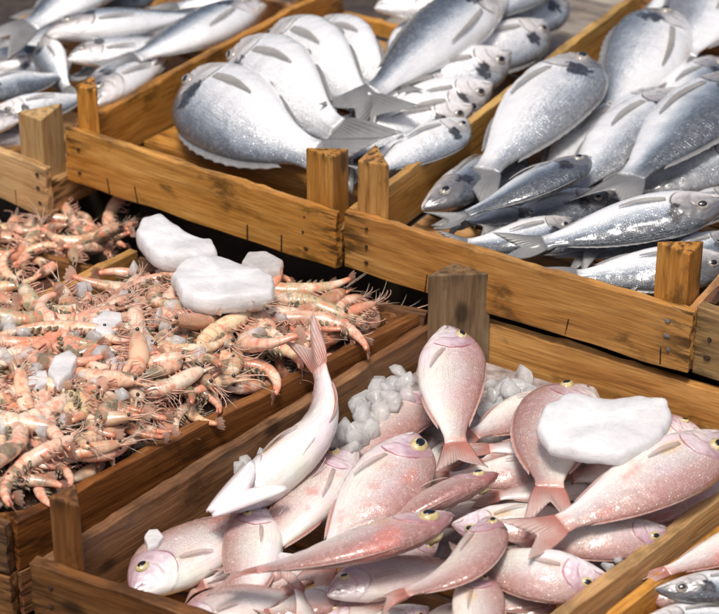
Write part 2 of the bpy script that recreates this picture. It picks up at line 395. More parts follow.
post(A['BL']+unit(A['BR']-A['BL'])*.013-unit(A['BL']-A['FL'])*.013, unit(A['BR']-A['BL']), -unit(A['BL']-A['FL']), .043, .011, RIM+.060, M['grey'], rootA, .003)
nails(bA_['front_board'][0], [-bA_['front_board'][0]['len']/2+.02], [-.02, .005, .024])

# crate of silver bream at the right
D = dict(FL=P(343, 211, ZT)[:2], FR=P(692, 314, ZT)[:2])
lD = lineP(377, 196, 636, -3, ZT); dirD = unit(lD[1]-lD[0])
D['BL'] = D['FL']+dirD*.74; D['BR'] = D['FR']+unit(D['BL']-D['FL'])*.74
rootD, bD_ = crate('right rear crate of dark backed silver fish with two front posts', D['FL'], D['FR'], D['BL'], D['BR'], ZB, ZT,
    o_('orange', 'orange', 'orange', 'tan', 'orange', 'orange'), th=.010, pw=.036, ph=.056, posts=('fl', 'fr'))
fb = bD_['front_board'][0]; h = fb['len']/2
nails(fb, [-h+.03], [-.018, .0, .02]); nails(fb, [h-.022], [-.012, .002, .018], 'nail2', .005)
staples(fb, [-h+.10, -h+.26, -h+.36], -.021)

# middle crate of silver bream
Bc = dict(FL=P(64.5, 127, ZT)[:2], FR=P(336, 214, ZT)[:2])
lB = lineP(91, 112, 289, 5, ZT); dirB = unit(lB[1]-lB[0])
Bc['BL'] = Bc['FL']+dirB*.56
Bc['BR'] = Bc['FR']+unit(D['BL']-D['FL'])*.555
Bc['BR'] = Bc['BR']-unit(D['FR']-D['FL'])*.004
rootB, bB_ = crate('middle rear crate of white bellied silver fish between two crates', Bc['FL'], Bc['FR'], Bc['BL'], Bc['BR'], ZB, ZT,
    o_('orange', 'orange', 'orange', 'orange', 'orange', 'orange'), th=.010, pw=.033, ph=.052, drop={'r': .022, 'b': .045}, posts=('fl', 'fr'))
fb = bB_['front_board'][0]; h = fb['len']/2
nails(fb, [-h+.02], [-.018, .01]); nails(fb, [h-.04], [-.018, .0, .018]); staples(fb, [-h+.06, -h+.1, h-.115, h-.07], -.022)

# crate at the far left
E_ = dict(FR=P(49, 171, .129)[:2]); uE = unit(P(38, 167, .129)-P(0, 152, .129)); vE = dirB
E_['FL'] = E_['FR']-uE*.33; E_['BR'] = E_['FR']+vE*.56; E_['BL'] = E_['FL']+vE*.56
off_ = (E_['BR']-Bc['FL'])@np.array([dirB[1], -dirB[0]])+.004
if off_ > 0:
    for q in ('FR', 'BR'): E_[q] = E_[q]-np.array([dirB[1], -dirB[0]])*off_
rootE, bE_ = crate('far left rear crate of mixed grey fish with a broad corner post', E_['FL'], E_['FR'], E_['BL'], E_['BR'], .066, .129,
    o_('tan', 'orange', 'orange', 'orange', 'tan', 'orange'), th=.010, pw=.036, ph=.055, drop={'r': .02})
fb = bE_['front_board'][0]; h = fb['len']/2
nails(fb, [h-.012], [-.014, .004, .02]); staples(fb, [h-.05], -.02)

# shrimp crate
RC = .103
rC = lineP(73, 489, 422, 310, RC); lC = lineP(48, 287, 137, 243, RC+.016); bC = lineP(137, 240, 422, 309, RC)
FRc = P(4, 527, RC)[:2]
uC = unit(P(422, 309, RC)-P(137, 241, RC))
BLc = P(139, 242, RC+.016)[:2]; BRc = P(428, 309, RC)[:2]
FLc = inter(FRc, FRc+uC, *lC)
rootC, bC_ = crate('low dark crate heaped with raw shrimp left of the pink fish crate', FLc, FRc, BLc, BRc, 0.002, RC,
    o_('brown', 'red', 'brown', 'tan', 'brown', 'brown'), th=.011, pw=.030, ph=-.003, rows=2, drop={'l': -.016})

# shrimp crate at the left edge
vC = unit(P(422, 308, RC)-P(73, 487, RC))
FRg = P(36, 290, RC)[:2]; FRg = inter(FRg, FRg+vC, FLc, FLc+uC)-uC*.02
BRg = P(128, 238, RC)[:2]-uC*.012; FLg = FRg-uC*.3; BLg = BRg-uC*.3
rootG, _ = crate('second shrimp crate at the left edge under the far left fish crate', FLg, FRg, BLg, BRg, 0.002, .062,
    o_('brown', 'brown', 'brown', 'brown', 'brown', 'brown'), th=.010, pw=.028, ph=-.003)

# crate at the lower right
uA = unit(A['FR']-A['FL']); g = uA*.006
FLf, BLf = A['FR']+g, A['BR']+g
rootF, _ = crate('crate of mixed fish at the lower right corner behind the pale rail', FLf, FLf+uA*.34, BLf, BLf+uA*.34, 0.002, .07,
    o_('orange', 'orange', 'orange', 'orange', 'orange', 'orange'), th=.010, pw=.03, ph=.05, posts=('fl', 'fr', 'br'))
# crate at the right edge
FLh = P(697, 309, ZT)[:2]; uD = unit(D['FR']-D['FL']); vD = unit(D['BR']-D['FR'])
rootH, bH_ = crate('rough olive brown crate cut off by the right edge', FLh, FLh+uD*.34, FLh+vD*.5, FLh+vD*.5+uD*.34, ZB-.004, ZT+.003,
    o_('olive', 'olive', 'olive', 'red', 'red', 'olive'), th=.014, pw=.036, ph=.055)
nails(bH_['front_board'][0], [-bH_['front_board'][0]['len']/2+.014], [-.015, .005], s=.005)

# ------------------------------------------------------------------ stall table and step
tb = mesh_obj('ground', [(-3, -3, -.75), (3, -3, -.75), (3, 4, -.75), (-3, 4, -.75)], [(0, 1, 2, 3)], M['table']); tag(tb, kind='structure')
def slab(name, x0, x1, y0, y1, z0, z1, mat, rot=0., c=(0, 0)):
    vs = [(x, y, z) for x in (x0, x1) for y in (y0, y1) for z in (z0, z1)]
    fs = [(0, 1, 3, 2), (4, 6, 7, 5), (0, 4, 5, 1), (2, 3, 7, 6), (0, 2, 6, 4), (1, 5, 7, 3)]
    o = mesh_obj(name, vs, fs, mat, smooth=False); o.rotation_euler.z = rot; o.location = (*c, 0); return o
ang = math.atan2(uD[1], uD[0])
tag(slab('stall_table', -1.3, 1.3, -.9, 1.1, -.06, 0, M['table'], ang), 'dark stall table under the front crates', 'table')
pc = (E_['FL']+E_['FR']+E_['BL']+E_['BR'])/4
tag(slab('plinth', -.15, .13, -.22, .26, .001, .0655, M['table'], math.atan2(uE[1], uE[0]), pc), 'dark low plinth under the far left fish crate', 'plinth')
# raised rear step: dark front, grey boards on top
stc = D['FL']+unit(D['BL']-D['FL'])*.05
st = empty('display_step', (stc[0], stc[1], 0)); tag(st, 'grey boarded step holding up the rear crates', 'display step')
def stepbox(name, x0, x1, y0, y1, z0, z1, mat):
    o = slab(name, x0, x1, y0, y1, z0, z1, mat); o.parent = st; o.location = (0, 0, 0); return o
st.rotation_euler.z = ang
x0_ = float((Bc['FL']-stc)@uD[:2])+.012
stepbox('riser', x0_, .8, .06, .08, .001, .074, M['table'])
for i in range(9):
    b = slab('board', x0_, .8, -.059, .059, -.010, .010, M['deck']); b.parent = st; b.location = (0, .12+i*.122, .086)
    bv = b.modifiers.new('bevel', 'BEVEL'); bv.width = .002
for x in (x0_+.02, .75): stepbox('bearer', x, x+.05, .09, 1.1, .001, .0755, M['table'])

# ------------------------------------------------------------------ fish
TOP = np.array([[0, -.055], [.015, .02], [.04, .115], [.075, .215], [.12, .315], [.18, .405], [.26, .47], [.34, .497], [.45, .485], [.56, .445], [.68, .375], [.80, .275], [.90, .185], [.96, .15], [1, .15]])
BOT = np.array([[0, -.105], [.015, -.145], [.04, -.18], [.075, -.225], [.12, -.28], [.18, -.34], [.26, -.405], [.34, -.44], [.45, -.45], [.56, -.42], [.68, -.35], [.80, -.25], [.90, -.17], [.96, -.145], [1, -.15]])
WID = np.array([[0, .10], [.015, .24], [.04, .40], [.075, .56], [.12, .70], [.18, .84], [.26, .96], [.34, 1.], [.45, .97], [.56, .86], [.68, .64], [.80, .40], [.90, .24], [.96, .17], [1, .11]])
SLIM = .82
def pch(tab, x):
    xs, ys = tab[:, 0], tab[:, 1]; h = np.diff(xs); dl = np.diff(ys)/h; m = np.zeros(len(xs))
    m[1:-1] = np.where(dl[:-1]*dl[1:] > 0, 2*dl[:-1]*dl[1:]/(dl[:-1]+dl[1:]+1e-12), 0); m[0], m[-1] = dl[0], dl[-1]
    i = np.clip(np.searchsorted(xs, x)-1, 0, len(h)-1); t = (x-xs[i])/h[i]
    return ys[i]*(2*t**3-3*t**2+1)+h[i]*m[i]*(t**3-2*t**2+t)+ys[i+1]*(-2*t**3+3*t**2)+h[i]*m[i+1]*(t**3-t**2)

class Spine:
    def __init__(s, pts, d, tilt, roll, twist=0.):
        p = np.array(pts); q = []
        e = np.vstack([2*p[0]-p[1], p, 2*p[-1]-p[-2]])
        for i in range(len(p)-1):
            a, b, c, f = e[i], e[i+1], e[i+2], e[i+3]
            for t in np.linspace(0, 1, 24, endpoint=False):
                q.append(.5*((2*b)+(c-a)*t+(2*a-5*b+4*c-f)*t**2+(3*b-a-3*c+f)*t**3))
        q.append(p[-1]); s.q = np.array(q)
        sl = np.concatenate([[0], np.cumsum(np.linalg.norm(np.diff(s.q, axis=0), axis=1))]); s.L = sl[-1]; s.s = sl/sl[-1]
        s.d, s.tilt, s.roll, s.twist = d, math.radians(tilt), math.radians(roll), math.radians(twist)
        s.o = s.at(.45)
    def at(s, x): return np.array([np.interp(x, s.s, s.q[:, i]) for i in range(3)])
    def frame(s, x):
        x = min(max(x, 0), 1); T = s.at(min(x+.06, 1))-s.at(max(x-.06, 0)); T /= np.linalg.norm(T)
        n = np.array([0, -math.sin(s.tilt), math.cos(s.tilt)]); n = n-T*(n@T); n /= np.linalg.norm(n)
        D = s.d*np.cross(n, -T); r = s.roll+s.twist*(x-.5)
        return s.at(x), T, D*math.cos(r)+n*math.sin(r), n*math.cos(r)-D*math.sin(r)
    def pt(s, x, y, w):
        c, T, D, N = s.frame(x); return c+D*y+N*w-s.o

BT = .80   # where the body ends along the whole length
def fish(kind, label, pts, d=1, tilt=12, roll=0, twist=0, dep=None, thick=None, red=None, eye=1., fins='tdpav', cat='fish', group=None, slim=False, pect=None, taillen=1., seed=None, Lmax=None):
    r = random.Random(label if seed is None else seed)
    W3 = [P(*q) for q in pts]; L0 = sum(np.linalg.norm(W3[i+1]-W3[i]) for i in range(len(W3)-1))
    mx = Lmax or (.265 if kind == 'pink' else .34)
    if L0 > mx: W3 = [W3[0]+(q-W3[0])*mx/L0 for q in W3]
    sp = Spine(W3, d, tilt, roll, twist); L = sp.L; print('FISH %.3f %.3f %s' % (L0, L, label))
    H = L*(dep or (.305 if kind == 'pink' else .31))*.96; Wd = L*(thick or .140)/2
    NR, NS = 84, 60; sd_ = r.random()*60
    vs, uv = [], []
    ts = np.linspace(0, 1, NR)**1.15
    ytop, ybot, wid = pch(TOP, ts), pch(BOT, ts), pch(WID, ts)
    for i, t in enumerate(ts):
        c, T, D, N = sp.frame(t*BT)
        yt, yb, ww = ytop[i]*H, ybot[i]*H, wid[i]*Wd
        for j in range(NS):
            ph = 2*math.pi*j/NS; cp, sp_ = math.cos(ph), math.sin(ph)
            y = (yt+yb)/2+(yt-yb)/2*cp; v = (cp+1)/2
            w = ww*math.copysign(abs(sp_)**.92, sp_)*(1.05-.25*v)
            tg = .305-.62*(v-.45)**2                       # raised gill cover
            dg = t-tg
            k = (1.0 if dg < 0 else max(0, 1-dg/.02))*min(1, max(0, (t-.12)/.12))
            if .08 < v < .92: w *= 1+.055*k*(1-abs(v-.5)*2)**.5
            mvv = .50-2.4*t                                # mouth groove
            if t < .085 and abs(v-mvv) < .09: w *= 1-.16*(1-abs(v-mvv)/.09)
            ev = ((t-.145)/.045)**2+((v-.66)/.13)**2       # eye socket
            if ev < 1.6: w *= 1-.05*(1-ev/1.6)
            q3 = Vector((t*9, v*3.2*(1 if sp_ >= 0 else -1), sd_)); lump_ = noise.noise(q3)*.018+noise.noise(q3*2.6)*.007
            hd = 1 if t < tg else 0
            if hd and t > .06: lump_ += (abs(noise.noise(Vector((t*34, v*9, sd_+7))))-.25)*.020*min(1, (t-.06)/.05)
            lump_ -= .010*math.exp(-((v-(.74-.55*(t-.42)**2))/.012)**2)*(0 if hd else 1)
            vs.append(c+D*(y+lump_*H*.25*cp)+N*(w+math.copysign(lump_*H*min(1, abs(sp_)*2), sp_))-sp.o); uv.append((t, v))
    f = grid_faces(NR, NS, True)
    n0 = len(vs); vs.append(sp.pt(-.0, .0, 0)-sp.frame(0)[1]*L*.004); uv.append((0, .45))
    vs.append(sp.pt(BT, 0, 0)); uv.append((1, .5))
    for j in range(NS): f.append((n0, (j+1) % NS, j)); f.append((n0+1, (NR-1)*NS+j, (NR-1)*NS+(j+1) % NS))
    name = {'pink': 'pink_sea_bream', 'silver': 'silver_sea_bream'}[kind]
    body = mesh_obj(name, vs, f, M[kind], uvs=uv, loc=sp.o); body.color = (r.uniform(.1, .55) if red is None else (min(1, red*.95+.04) if kind == 'pink' else red*.75), 0, 0, 1); tag(body, label, cat, group)
    fm = M['pinkfin'] if kind == 'pink' else M['silverfin']
    def sheet(nm, fn, nu, nv, mat=fm, th=.0007):
        V = []; U = []
        for a in range(nu):
            for b in range(nv):
                x = fn(a/(nu-1), b/(nv-1)); V.append(x); U.append((a/(nu-1), b/(nv-1)))
        o = mesh_obj(nm, V, grid_faces(nu, nv), mat, body, U)
        sm = o.modifiers.new('thickness', 'SOLIDIFY'); sm.thickness = th; sm.offset = 0
        return o
    wob = r.uniform(-1, 1); fold = r.uniform(.5, 1.)
    def W_at(t, v):
        cp = 2*v-1; s_ = math.sqrt(max(0, 1-cp*cp)); return float(pch(WID, np.array([t]))[0])*Wd*s_**.92*(1.05-.25*v)
    def Y_at(t, v):
        a, b = float(pch(TOP, np.array([t]))[0])*H, float(pch(BOT, np.array([t]))[0])*H; return b+(a-b)*v
    if 't' in fins:
        spread = H*.40*fold
        def tf(a, b):
            q = 2*b-1; fork = .52+.48*abs(q)**1.3
            base = BT-.012
            s = base+(1-base)*a*fork*taillen
            y = q*(H*.14*(1-a)+spread*(a**.85)*(.55+.45*abs(q)))
            return sp.pt(min(s, 1.), y, math.sin(a*3+wob*2+q*2.5)*.006*a+wob*.008*a*a)
        sheet('tail_fin', tf, 10, 19)
    if 'd' in fins:
        fh = H*(r.uniform(.008, .035) if kind == 'pink' else r.uniform(.03, .08))
        def df(a, b):
            t = .30+.57*b; e = math.sin(math.pi*min(1, b*1.15+.06))**.5 if b < .85 else math.sin(math.pi*(b*1.15+.06) if b*1.15+.06 < 1 else 0)**.5
            e = max(.05, (math.sin(math.pi*min(.98, max(.02, b))))**.45)
            jag = 1-.22*abs(math.sin(b*math.pi*11))
            y = float(pch(TOP, np.array([t]))[0])*H*.985
            return sp.pt((t+.03*a)*BT, y+fh*a*e*jag, a*fh*.55*wob)
        sheet('dorsal_fin', df, 4, 34)
    if 'a' in fins:
        fh2 = H*r.uniform(.01, .04)
        def af(a, b):
            t = .62+.24*b; y = float(pch(BOT, np.array([t]))[0])*H*.985
            return sp.pt((t+.03*a)*BT, y-fh2*a*max(.05, math.sin(math.pi*min(.98, b+.02))**.5), -a*fh2*.4*wob)
        sheet('anal_fin', af, 4, 14)
    if 'v' in fins:
        def vf(a, b):
            t = .36+.02*b; y = float(pch(BOT, np.array([t]))[0])*H*.93
            return sp.pt((t+.15*a)*BT, y-H*.05*math.sin(a*2.2)*(1-b)+H*.05*b*a*.2, (b-.5)*Wd*.5*(1-a)+wob*.004)
        sheet('pelvic_fin', vf, 7, 5, M['palefin'] if kind == 'pink' else fm)
    if 'p' in fins:
        pl = r.uniform(.22, .32)*(.7 if kind == 'pink' else 1) if pect is None else pect; dr = r.uniform(-.20, .02)
        for sg in (1, -1):
            def pf(a, b):
                t = .325+pl*a; wd = (.034 if kind == 'pink' else .044)*math.sin(math.pi*min(1., .22+.74*a))**.7+.003
                v = .36+dr*a+(b-.5)*2*wd*(1-.2*a)
                return sp.pt(t*BT, Y_at(t, v), sg*(W_at(t, v)*1.02+.0012+.003*math.sin(a*2.4)))
            sheet('pectoral_fin', pf, 12, 7, M['palefin'] if kind == 'pink' else M['beigefin'])
    # eyes
    er = L*(.031 if kind == 'pink' else .029)*eye; et, ev = .145, (.66 if kind == 'pink' else .60)
    for sg in (1, -1):
        c, T, D, N = sp.frame(et*BT); y = Y_at(et, ev); w = W_at(et, ev)*.98
        nrm = N*sg*.93+D*.30-T*.12; nrm /= np.linalg.norm(nrm)
        a1 = np.cross(nrm, T); a1 /= np.linalg.norm(a1); a2 = np.cross(a1, nrm)
        ce = c+D*y+N*sg*w-sp.o
        def dome(nm, rad, hgt, base, mat, par, ex=1., ey=1., n=9, m=22):
            V, F = [], []
            for i in range(n):
                ph = i/(n-1)*math.pi/2*1.15
                for j in range(m):
                    th = 2*math.pi*j/m
                    V.append(ce+a1*rad*ey*math.sin(ph)*math.cos(th)+a2*rad*ex*math.sin(ph)*math.sin(th)+nrm*(base+hgt*math.cos(ph)))
            return mesh_obj(nm, V, grid_faces(n, m, True), mat, par)
        ey = dome('eye', er, er*.60, 0, M['irisY'] if kind == 'pink' else M['irisG'], body, 1.12, .9)
        dome('pupil', er*.55, er*.20, er*.46, M['pupil'], ey, 1.25, .86)
    return body

PG = 'pink bream piled in the front crate'
def pk(label, *pts, **kw): return fish('pink', label, pts, group=kw.pop('group', PG), **kw)
# back rows first (lower), then those on top
pk('pink fish leaning on the dark back post with its head straight up', (452, 327, .135), (450, 400, .120), (462, 478, .095), d=-1, tilt=35, dep=.34, red=.3)
pk('white bellied fish bent over the left side with its red tail raised', (224, 512, .070), (278, 470, .088), (318, 425, .105), (322, 380, .125), (304, 328, .150), d=-1, tilt=10, roll=-48, dep=.26, thick=.19, red=.0)
def petal(par, a, b, wd, z, bow):
    A_, B_ = Vector(P(*a)), Vector(P(*b)); d = B_-A_; sd = Vector((-d.y, d.x, 0)).normalized(); V, U = [], []
    for i in range(15):
        t = i/14; w = wd*math.sin(math.pi*(.06+.90*t))**.75
        for j in range(9):
            q = j/4-1; V.append(A_+d*t+sd*(w*q+bow*math.sin(math.pi*t))+Vector((0, 0, .007*(1-q*q)*math.sin(math.pi*(.1+.8*t))))-par.location); U.append((.5, .12+.05*q))
    o = mesh_obj('gill_cover', V, grid_faces(15, 9), M['pink'], par, U); m = o.modifiers.new('thickness', 'SOLIDIFY'); m.thickness = .002; o.color = (0, 0, 0, 1)
cf = bpy.data.objects['pink_sea_bream.001']
petal(cf, (252, 462, .104), (208, 512, .090), .012, 0, .006); petal(cf, (286, 488, .102), (212, 516, .088), .011, 0, -.006)
pk('pale fish lowest at the front left corner beside the wooden side', (128, 592, .046), (205, 545, .048), (300, 500, .045), d=-1, tilt=22, dep=.34, red=.12)
pk('silvery fish with yellow fin base under the long fish, eye at top', (258, 507, .062), (252, 560, .055), (238, 640, .035), d=1, tilt=20, dep=.36, thick=.16, red=.1)
pk('pinkish fish with pale raised fin between the curved fish and the big eyed fish', (352, 450, .070), (300, 510, .066), (232, 590, .04), d=1, tilt=15, red=.3)
pk('large pink fish in the middle with a big round yellow eye', (421, 436, .108), (372, 500, .094), (300, 600, .055), d=-1, tilt=28, roll=9, dep=.36, thick=.17, red=.35, eye=1.35)
pk('brownish pink fish with blunt head on the heap, above the long fish', (499, 474, .105), (430, 502, .095), (330, 560, .07), d=-1, tilt=10, roll=38, dep=.25, red=.85)
pk('long pink fish lying across the front with yellow eye and back toward us', (454, 516, .115), (340, 552, .108), (205, 580, .088), d=-1, tilt=14, roll=30, dep=.25, red=.6, eye=1.25)
pk('striped pink fish whose red tail bends down beneath the long fish', (494, 517, .100), (463, 568, .098), (368, 606, .080), d=-1, tilt=18, roll=22, dep=.29, red=.65)
pk('reddish fish head with yellow eye poking out under the striped fish', (326, 592, .068), (400, 575, .066), (490, 560, .055), d=-1, tilt=20, red=.8)
pk('greyish pink fish cut by the bottom edge at the left end', (178, 628, .050), (240, 604, .054), (312, 588, .045), d=-1, tilt=20, dep=.38, red=.25)
pk('white bellied fish standing tail up at the bottom edge', (318, 690, .035), (310, 630, .052), (292, 568, .068), d=1, tilt=15, roll=-40, dep=.3, red=.05)
pk('small fish face peeping out at the bottom under the reddish head', (318, 613, .045), (380, 625, .045), (450, 650, .035), d=-1, tilt=15)
pk('rosy fish at the bottom edge with red gill line and its head upward', (476, 570, .082), (480, 630, .072), (500, 700, .045), d=-1, tilt=30, dep=.36, red=.4)
pk('broad pale fish with yellowish cheek touching the pale right rail', (606, 580, .082), (530, 572, .088), (440, 552, .070), d=-1, tilt=30, dep=.34, red=.12)
pk('biggest pink fish on top at the right with its tail toward the middle', (726, 437, .125), (640, 484, .125), (512, 548, .103), d=-1, tilt=18, dep=.30, fins='tdpav', red=.3)
pk('pinkish fish trapped under the big ice slab with tail hanging down', (584, 386, .105), (553, 440, .112), (550, 518, .115), d=1, tilt=22, dep=.36, red=.35)
pk('dull striped fish deep in the heap left of the upright fish', (440, 392, .067), (385, 430, .064), (325, 495, .052), d=-1, tilt=20, roll=12, dep=.32, red=.6)
pk('silvery pink fish lying level just right of the upright fish', (570, 398, .085), (510, 418, .090), (450, 446, .088), d=-1, tilt=25, dep=.33, red=.15)
pk('slender pale fish tail pointing left toward the upright fish', (620, 436, .088), (540, 446, .092), (455, 449, .096), d=1, tilt=15, dep=.25, red=.15)
pk('yellowish fish with grey gill cover in the heap below the upright fish', (560, 462, .080), (500, 474, .082), (420, 478, .072), d=-1, tilt=24, dep=.30, red=.1)
pk('mauve fish deep in the heap beneath the hanging red tail', (610, 478, .078), (550, 488, .080), (470, 500, .072), d=1, tilt=20, dep=.28, red=.4)
pk('white sided fish right of the brownish fish with head hidden', (452, 528, .078), (530, 522, .088), (620, 515, .085), d=1, tilt=25, dep=.30, red=.15)
pk('reddish brown fish just under the right end of the ice slab', (690, 452, .095), (620, 470, .098), (540, 480, .085), d=1, tilt=15, roll=25, dep=.30, red=.9)
pk('pink fish under the tail of the biggest fish by the rail', (668, 532, .086), (600, 540, .090), (500, 548, .08), d=-1, tilt=28, dep=.30, red=.4)
pk('rosy fish hidden along the rail under the biggest fish', (740, 470, .082), (680, 500, .084), (590, 540, .077), d=-1, tilt=20, dep=.30, red=.6)
pk('pale fish low at the back by the orange back board', (700, 428, .06), (640, 430, .065), (560, 420, .06), d=1, tilt=20)

SG = 'dark backed bream in the right rear crate'
def sv(label, *pts, **kw):
    kw.setdefault('red', .75)
    return fish('silver', label, pts, group=kw.pop('group', SG), **kw)
sv('silver fish with clear eye and black cheek spot next to the dividing board', (586, 58, .188), (530, 122, .176), (432, 232, .137), d=-1, tilt=28, dep=.33, thick=.16, red=.35, roll=16)
sv('white bellied fish with grey snout second from the dividing board', (676, 14, .172), (628, 82, .167), (555, 195, .142), d=1, tilt=22, roll=10, dep=.31, red=.3)
sv('blue grey fish reaching the top edge with a large black spot', (738, -28, .172), (682, 50, .167), (600, 180, .142), d=1, tilt=22, dep=.36)
sv('faint grey fish at the top behind the dividing board', (722, -16, .160), (676, 6, .158), (622, 44, .150), d=-1, tilt=20, dep=.3)
sv('dark blunt headed fish lying across the left of the crate', (592, 158, .187), (520, 192, .177), (430, 228, .150), d=-1, tilt=20, roll=25, dep=.30, red=1.1)
sv('small dull fish head by the dividing board at the front', (426, 210, .140), (465, 184, .140), (530, 130, .135), d=1, tilt=25, dep=.24, roll=20, red=1.0)
sv('grey fish with scaly side between two black spotted heads', (694, 92, .187), (630, 135, .172), (545, 215, .147), d=-1, tilt=22, dep=.34, roll=14)
sv('dark fish with long pale fin running off the right edge', (752, 74, .197), (680, 130, .187), (585, 220, .162), d=-1, tilt=20, dep=.33, red=1.0, roll=16)
sv('long fish lowest across the crate with its mouth at the right', (728, 203, .192), (640, 220, .177), (498, 254, .152), d=-1, tilt=22, dep=.27)
sv('bluish scaled fish under the long fish beside the right post', (730, 262, .150), (650, 270, .150), (538, 280, .140), d=-1, tilt=28, dep=.30)
sv('rounded dark fish tucked under the blunt headed fish', (574, 222, .150), (520, 238, .148), (438, 246, .140), d=-1, tilt=25, dep=.32)
sv('dark fish behind the long fish near the right edge', (752, 150, .162), (690, 170, .157), (580, 200, .142), d=-1, tilt=25, dep=.32)
sv('dim fish buried in the middle of the right rear crate', (640, 100, .137), (590, 150, .137), (510, 220, .132), d=-1, tilt=20)

SG2 = 'white bellied bream in the middle rear crate'
def sb(label, *pts, **kw):
    kw.setdefault('red', .05)
    return fish('silver', label, pts, group=SG2, **kw)
sb('plumpest white fish at the front left with a dark scaly back', (192, 78, .165), (262, 132, .175), (372, 178, .165), d=1, tilt=42, roll=-8, dep=.36, thick=.18, red=.35)
sb('white fish second from the left side of its crate', (238, 50, .175), (295, 100, .185), (372, 160, .17), d=1, tilt=40, roll=-22, dep=.36, thick=.17)
sb('white fish third from the left side of its crate', (276, 30, .180), (325, 72, .188), (392, 130, .175), d=1, tilt=38, roll=-22, dep=.36, thick=.17)
sb('small white fish behind the grey tail near the left board', (318, 24, .178), (352, 58, .184), (410, 110, .17), d=1, tilt=35, roll=-22, dep=.36)
sb('grey backed fish on top of the white ones with its tail down', (504, -8, .205), (430, 46, .203), (332, 126, .182), d=1, tilt=18, roll=26, dep=.205, thick=.12, Lmax=.40, red=.6)
sb('white fish with a grey fin just right of the grey backed fish', (512, 55, .175), (450, 78, .170), (350, 125, .155), d=-1, tilt=24, roll=-15, dep=.30)
sb('white fish fourth from the top along the dividing board', (494, 88, .170), (420, 108, .167), (330, 148, .152), d=-1, tilt=24, roll=-15, dep=.29)
sb('white fish next to lowest along the dividing board', (474, 110, .162), (400, 130, .158), (318, 170, .147), d=-1, tilt=24, roll=-12, dep=.29)
sb('lowest white fish behind the front post with a dark tail', (470, 122, .172), (420, 148, .170), (352, 182, .165), d=-1, tilt=22, dep=.30)
sb('white fish high at the back along the dividing board', (548, 26, .158), (500, 48, .160), (420, 88, .155), d=-1, tilt=22, roll=-15, dep=.30)
sb('farthest white fish near the back of the middle crate', (566, -4, .158), (520, 18, .160), (430, 58, .155), d=-1, tilt=20, roll=-10, dep=.30)
sb('fish with bluish dark head at the back left corner', (374, 6, .185), (430, 0, .185), (520, -15, .175), d=-1, tilt=20, dep=.32)
sb('white fish at the top edge behind the grey backed fish', (560, -25, .20), (500, 0, .195), (420, 40, .18), d=-1, tilt=20, dep=.28)

SG3 = 'grey fish in the far left rear crate'
def se(label, *pts, **kw):
    kw.setdefault('red', .65)
    return fish('silver', label, pts, group=SG3, **kw)
se('big silver fish at the top left corner with blue back below', (125, -48, .180), (70, 0, .180), (-10, 48, .160), d=1, tilt=25, dep=.30, red=.6)
se('grey topped fish with a white snout pointing left', (46, 32, .170), (115, 24, .170), (225, 12, .155), d=-1, tilt=20, dep=.24)
se('blue backed fish with a grey tail near the dividing board', (262, 4, .150), (190, 36, .153), (98, 72, .145), d=1, tilt=25, dep=.25)
se('white bellied fish bent downward behind the narrow post', (42, 40, .155), (56, 68, .145), (74, 104, .120), d=1, tilt=30, roll=-20, dep=.34)
se('pale grey fish at the left edge behind the broad post', (-40, 92, .150), (15, 84, .150), (80, 72, .135), d=1, tilt=25, dep=.30)
se('dark fish head behind the broad post at the left edge', (20, 118, .137), (-25, 126, .135), (-90, 140, .125), d=1, tilt=25, dep=.32)
se('narrow white fish in the gap left of the blue backed fish', (164, 34, .145), (152, 58, .140), (138, 90, .120), d=1, tilt=25, roll=-20, dep=.26)
se('dark tailed fish at the top near the middle crate', (282, -18, .160), (225, -4, .160), (150, 12, .155), d=1, tilt=22, dep=.28)
se('small grey fish head with pale eye behind the narrow post', (112, 88, .125), (140, 58, .125), (185, 12, .120), d=-1, tilt=25, dep=.28)
se('dark fish deep in the far left crate', (60, 60, .125), (10, 60, .125), (-60, 60, .115), d=1, tilt=25)
se('dark fish filling the back of the far left crate', (160, -10, .135), (90, 5, .135), (10, 20, .125), d=-1, tilt=20)

for q in (((600, 70, .14), (540, 160, .13)), ((660, 90, .15), (580, 190, .14)), ((560, 190, .145), (440, 226, .14)), ((690, 150, .15), (600, 215, .14)), ((720, 60, .15), (650, 150, .14)), ((700, 232, .15), (560, 262, .14)), ((650, 40, .15), (580, 120, .14)), ((740, 190, .15), (640, 240, .14)), ((600, 235, .14), (500, 254, .14)), ((610, 196, .150), (468, 232, .145)), ((700, 200, .155), (570, 258, .148)), ((740, 236, .155), (620, 282, .146)), ((540, 212, .15), (452, 226, .146)), ((520, 150, .135), (460, 215, .13))):
    fish('silver', 'dark fish glimpsed in the gaps between others in the right rear crate', [q[0], tuple((a+b)/2 for a, b in zip(*q)), q[1]], d=-1, tilt=20, group='fish deep in the right rear crate', red=1., seed=q[0][0])
sb('white fish between the post and the stacked ones on the right', (452, 142, .152), (400, 160, .150), (330, 182, .145), d=-1, tilt=30, roll=-20, dep=.34)
sb('white fish under the tail of the grey backed fish', (462, 74, .165), (400, 104, .165), (312, 140, .155), d=-1, tilt=30, roll=-20, dep=.34)
sb('broad white fish below the grey backed fish on the right', (482, 100, .160), (410, 124, .160), (316, 160, .15), d=-1, tilt=30, roll=-20, dep=.33)
for q in (((470, 60, .150), (350, 110, .145)), ((450, 90, .145), (345, 135, .14)), ((440, 130, .145), (340, 165, .14)), ((500, 45, .15), (410, 80, .145)), ((430, 20, .15), (380, 70, .145))):
    fish('silver', 'white fish glimpsed in the gaps between others in the middle rear crate', [q[0], tuple((a+b)/2 for a, b in zip(*q)), q[1]], d=-1, tilt=24, dep=.36, group='fish deep in the middle rear crate', red=.1, seed=q[0][0])
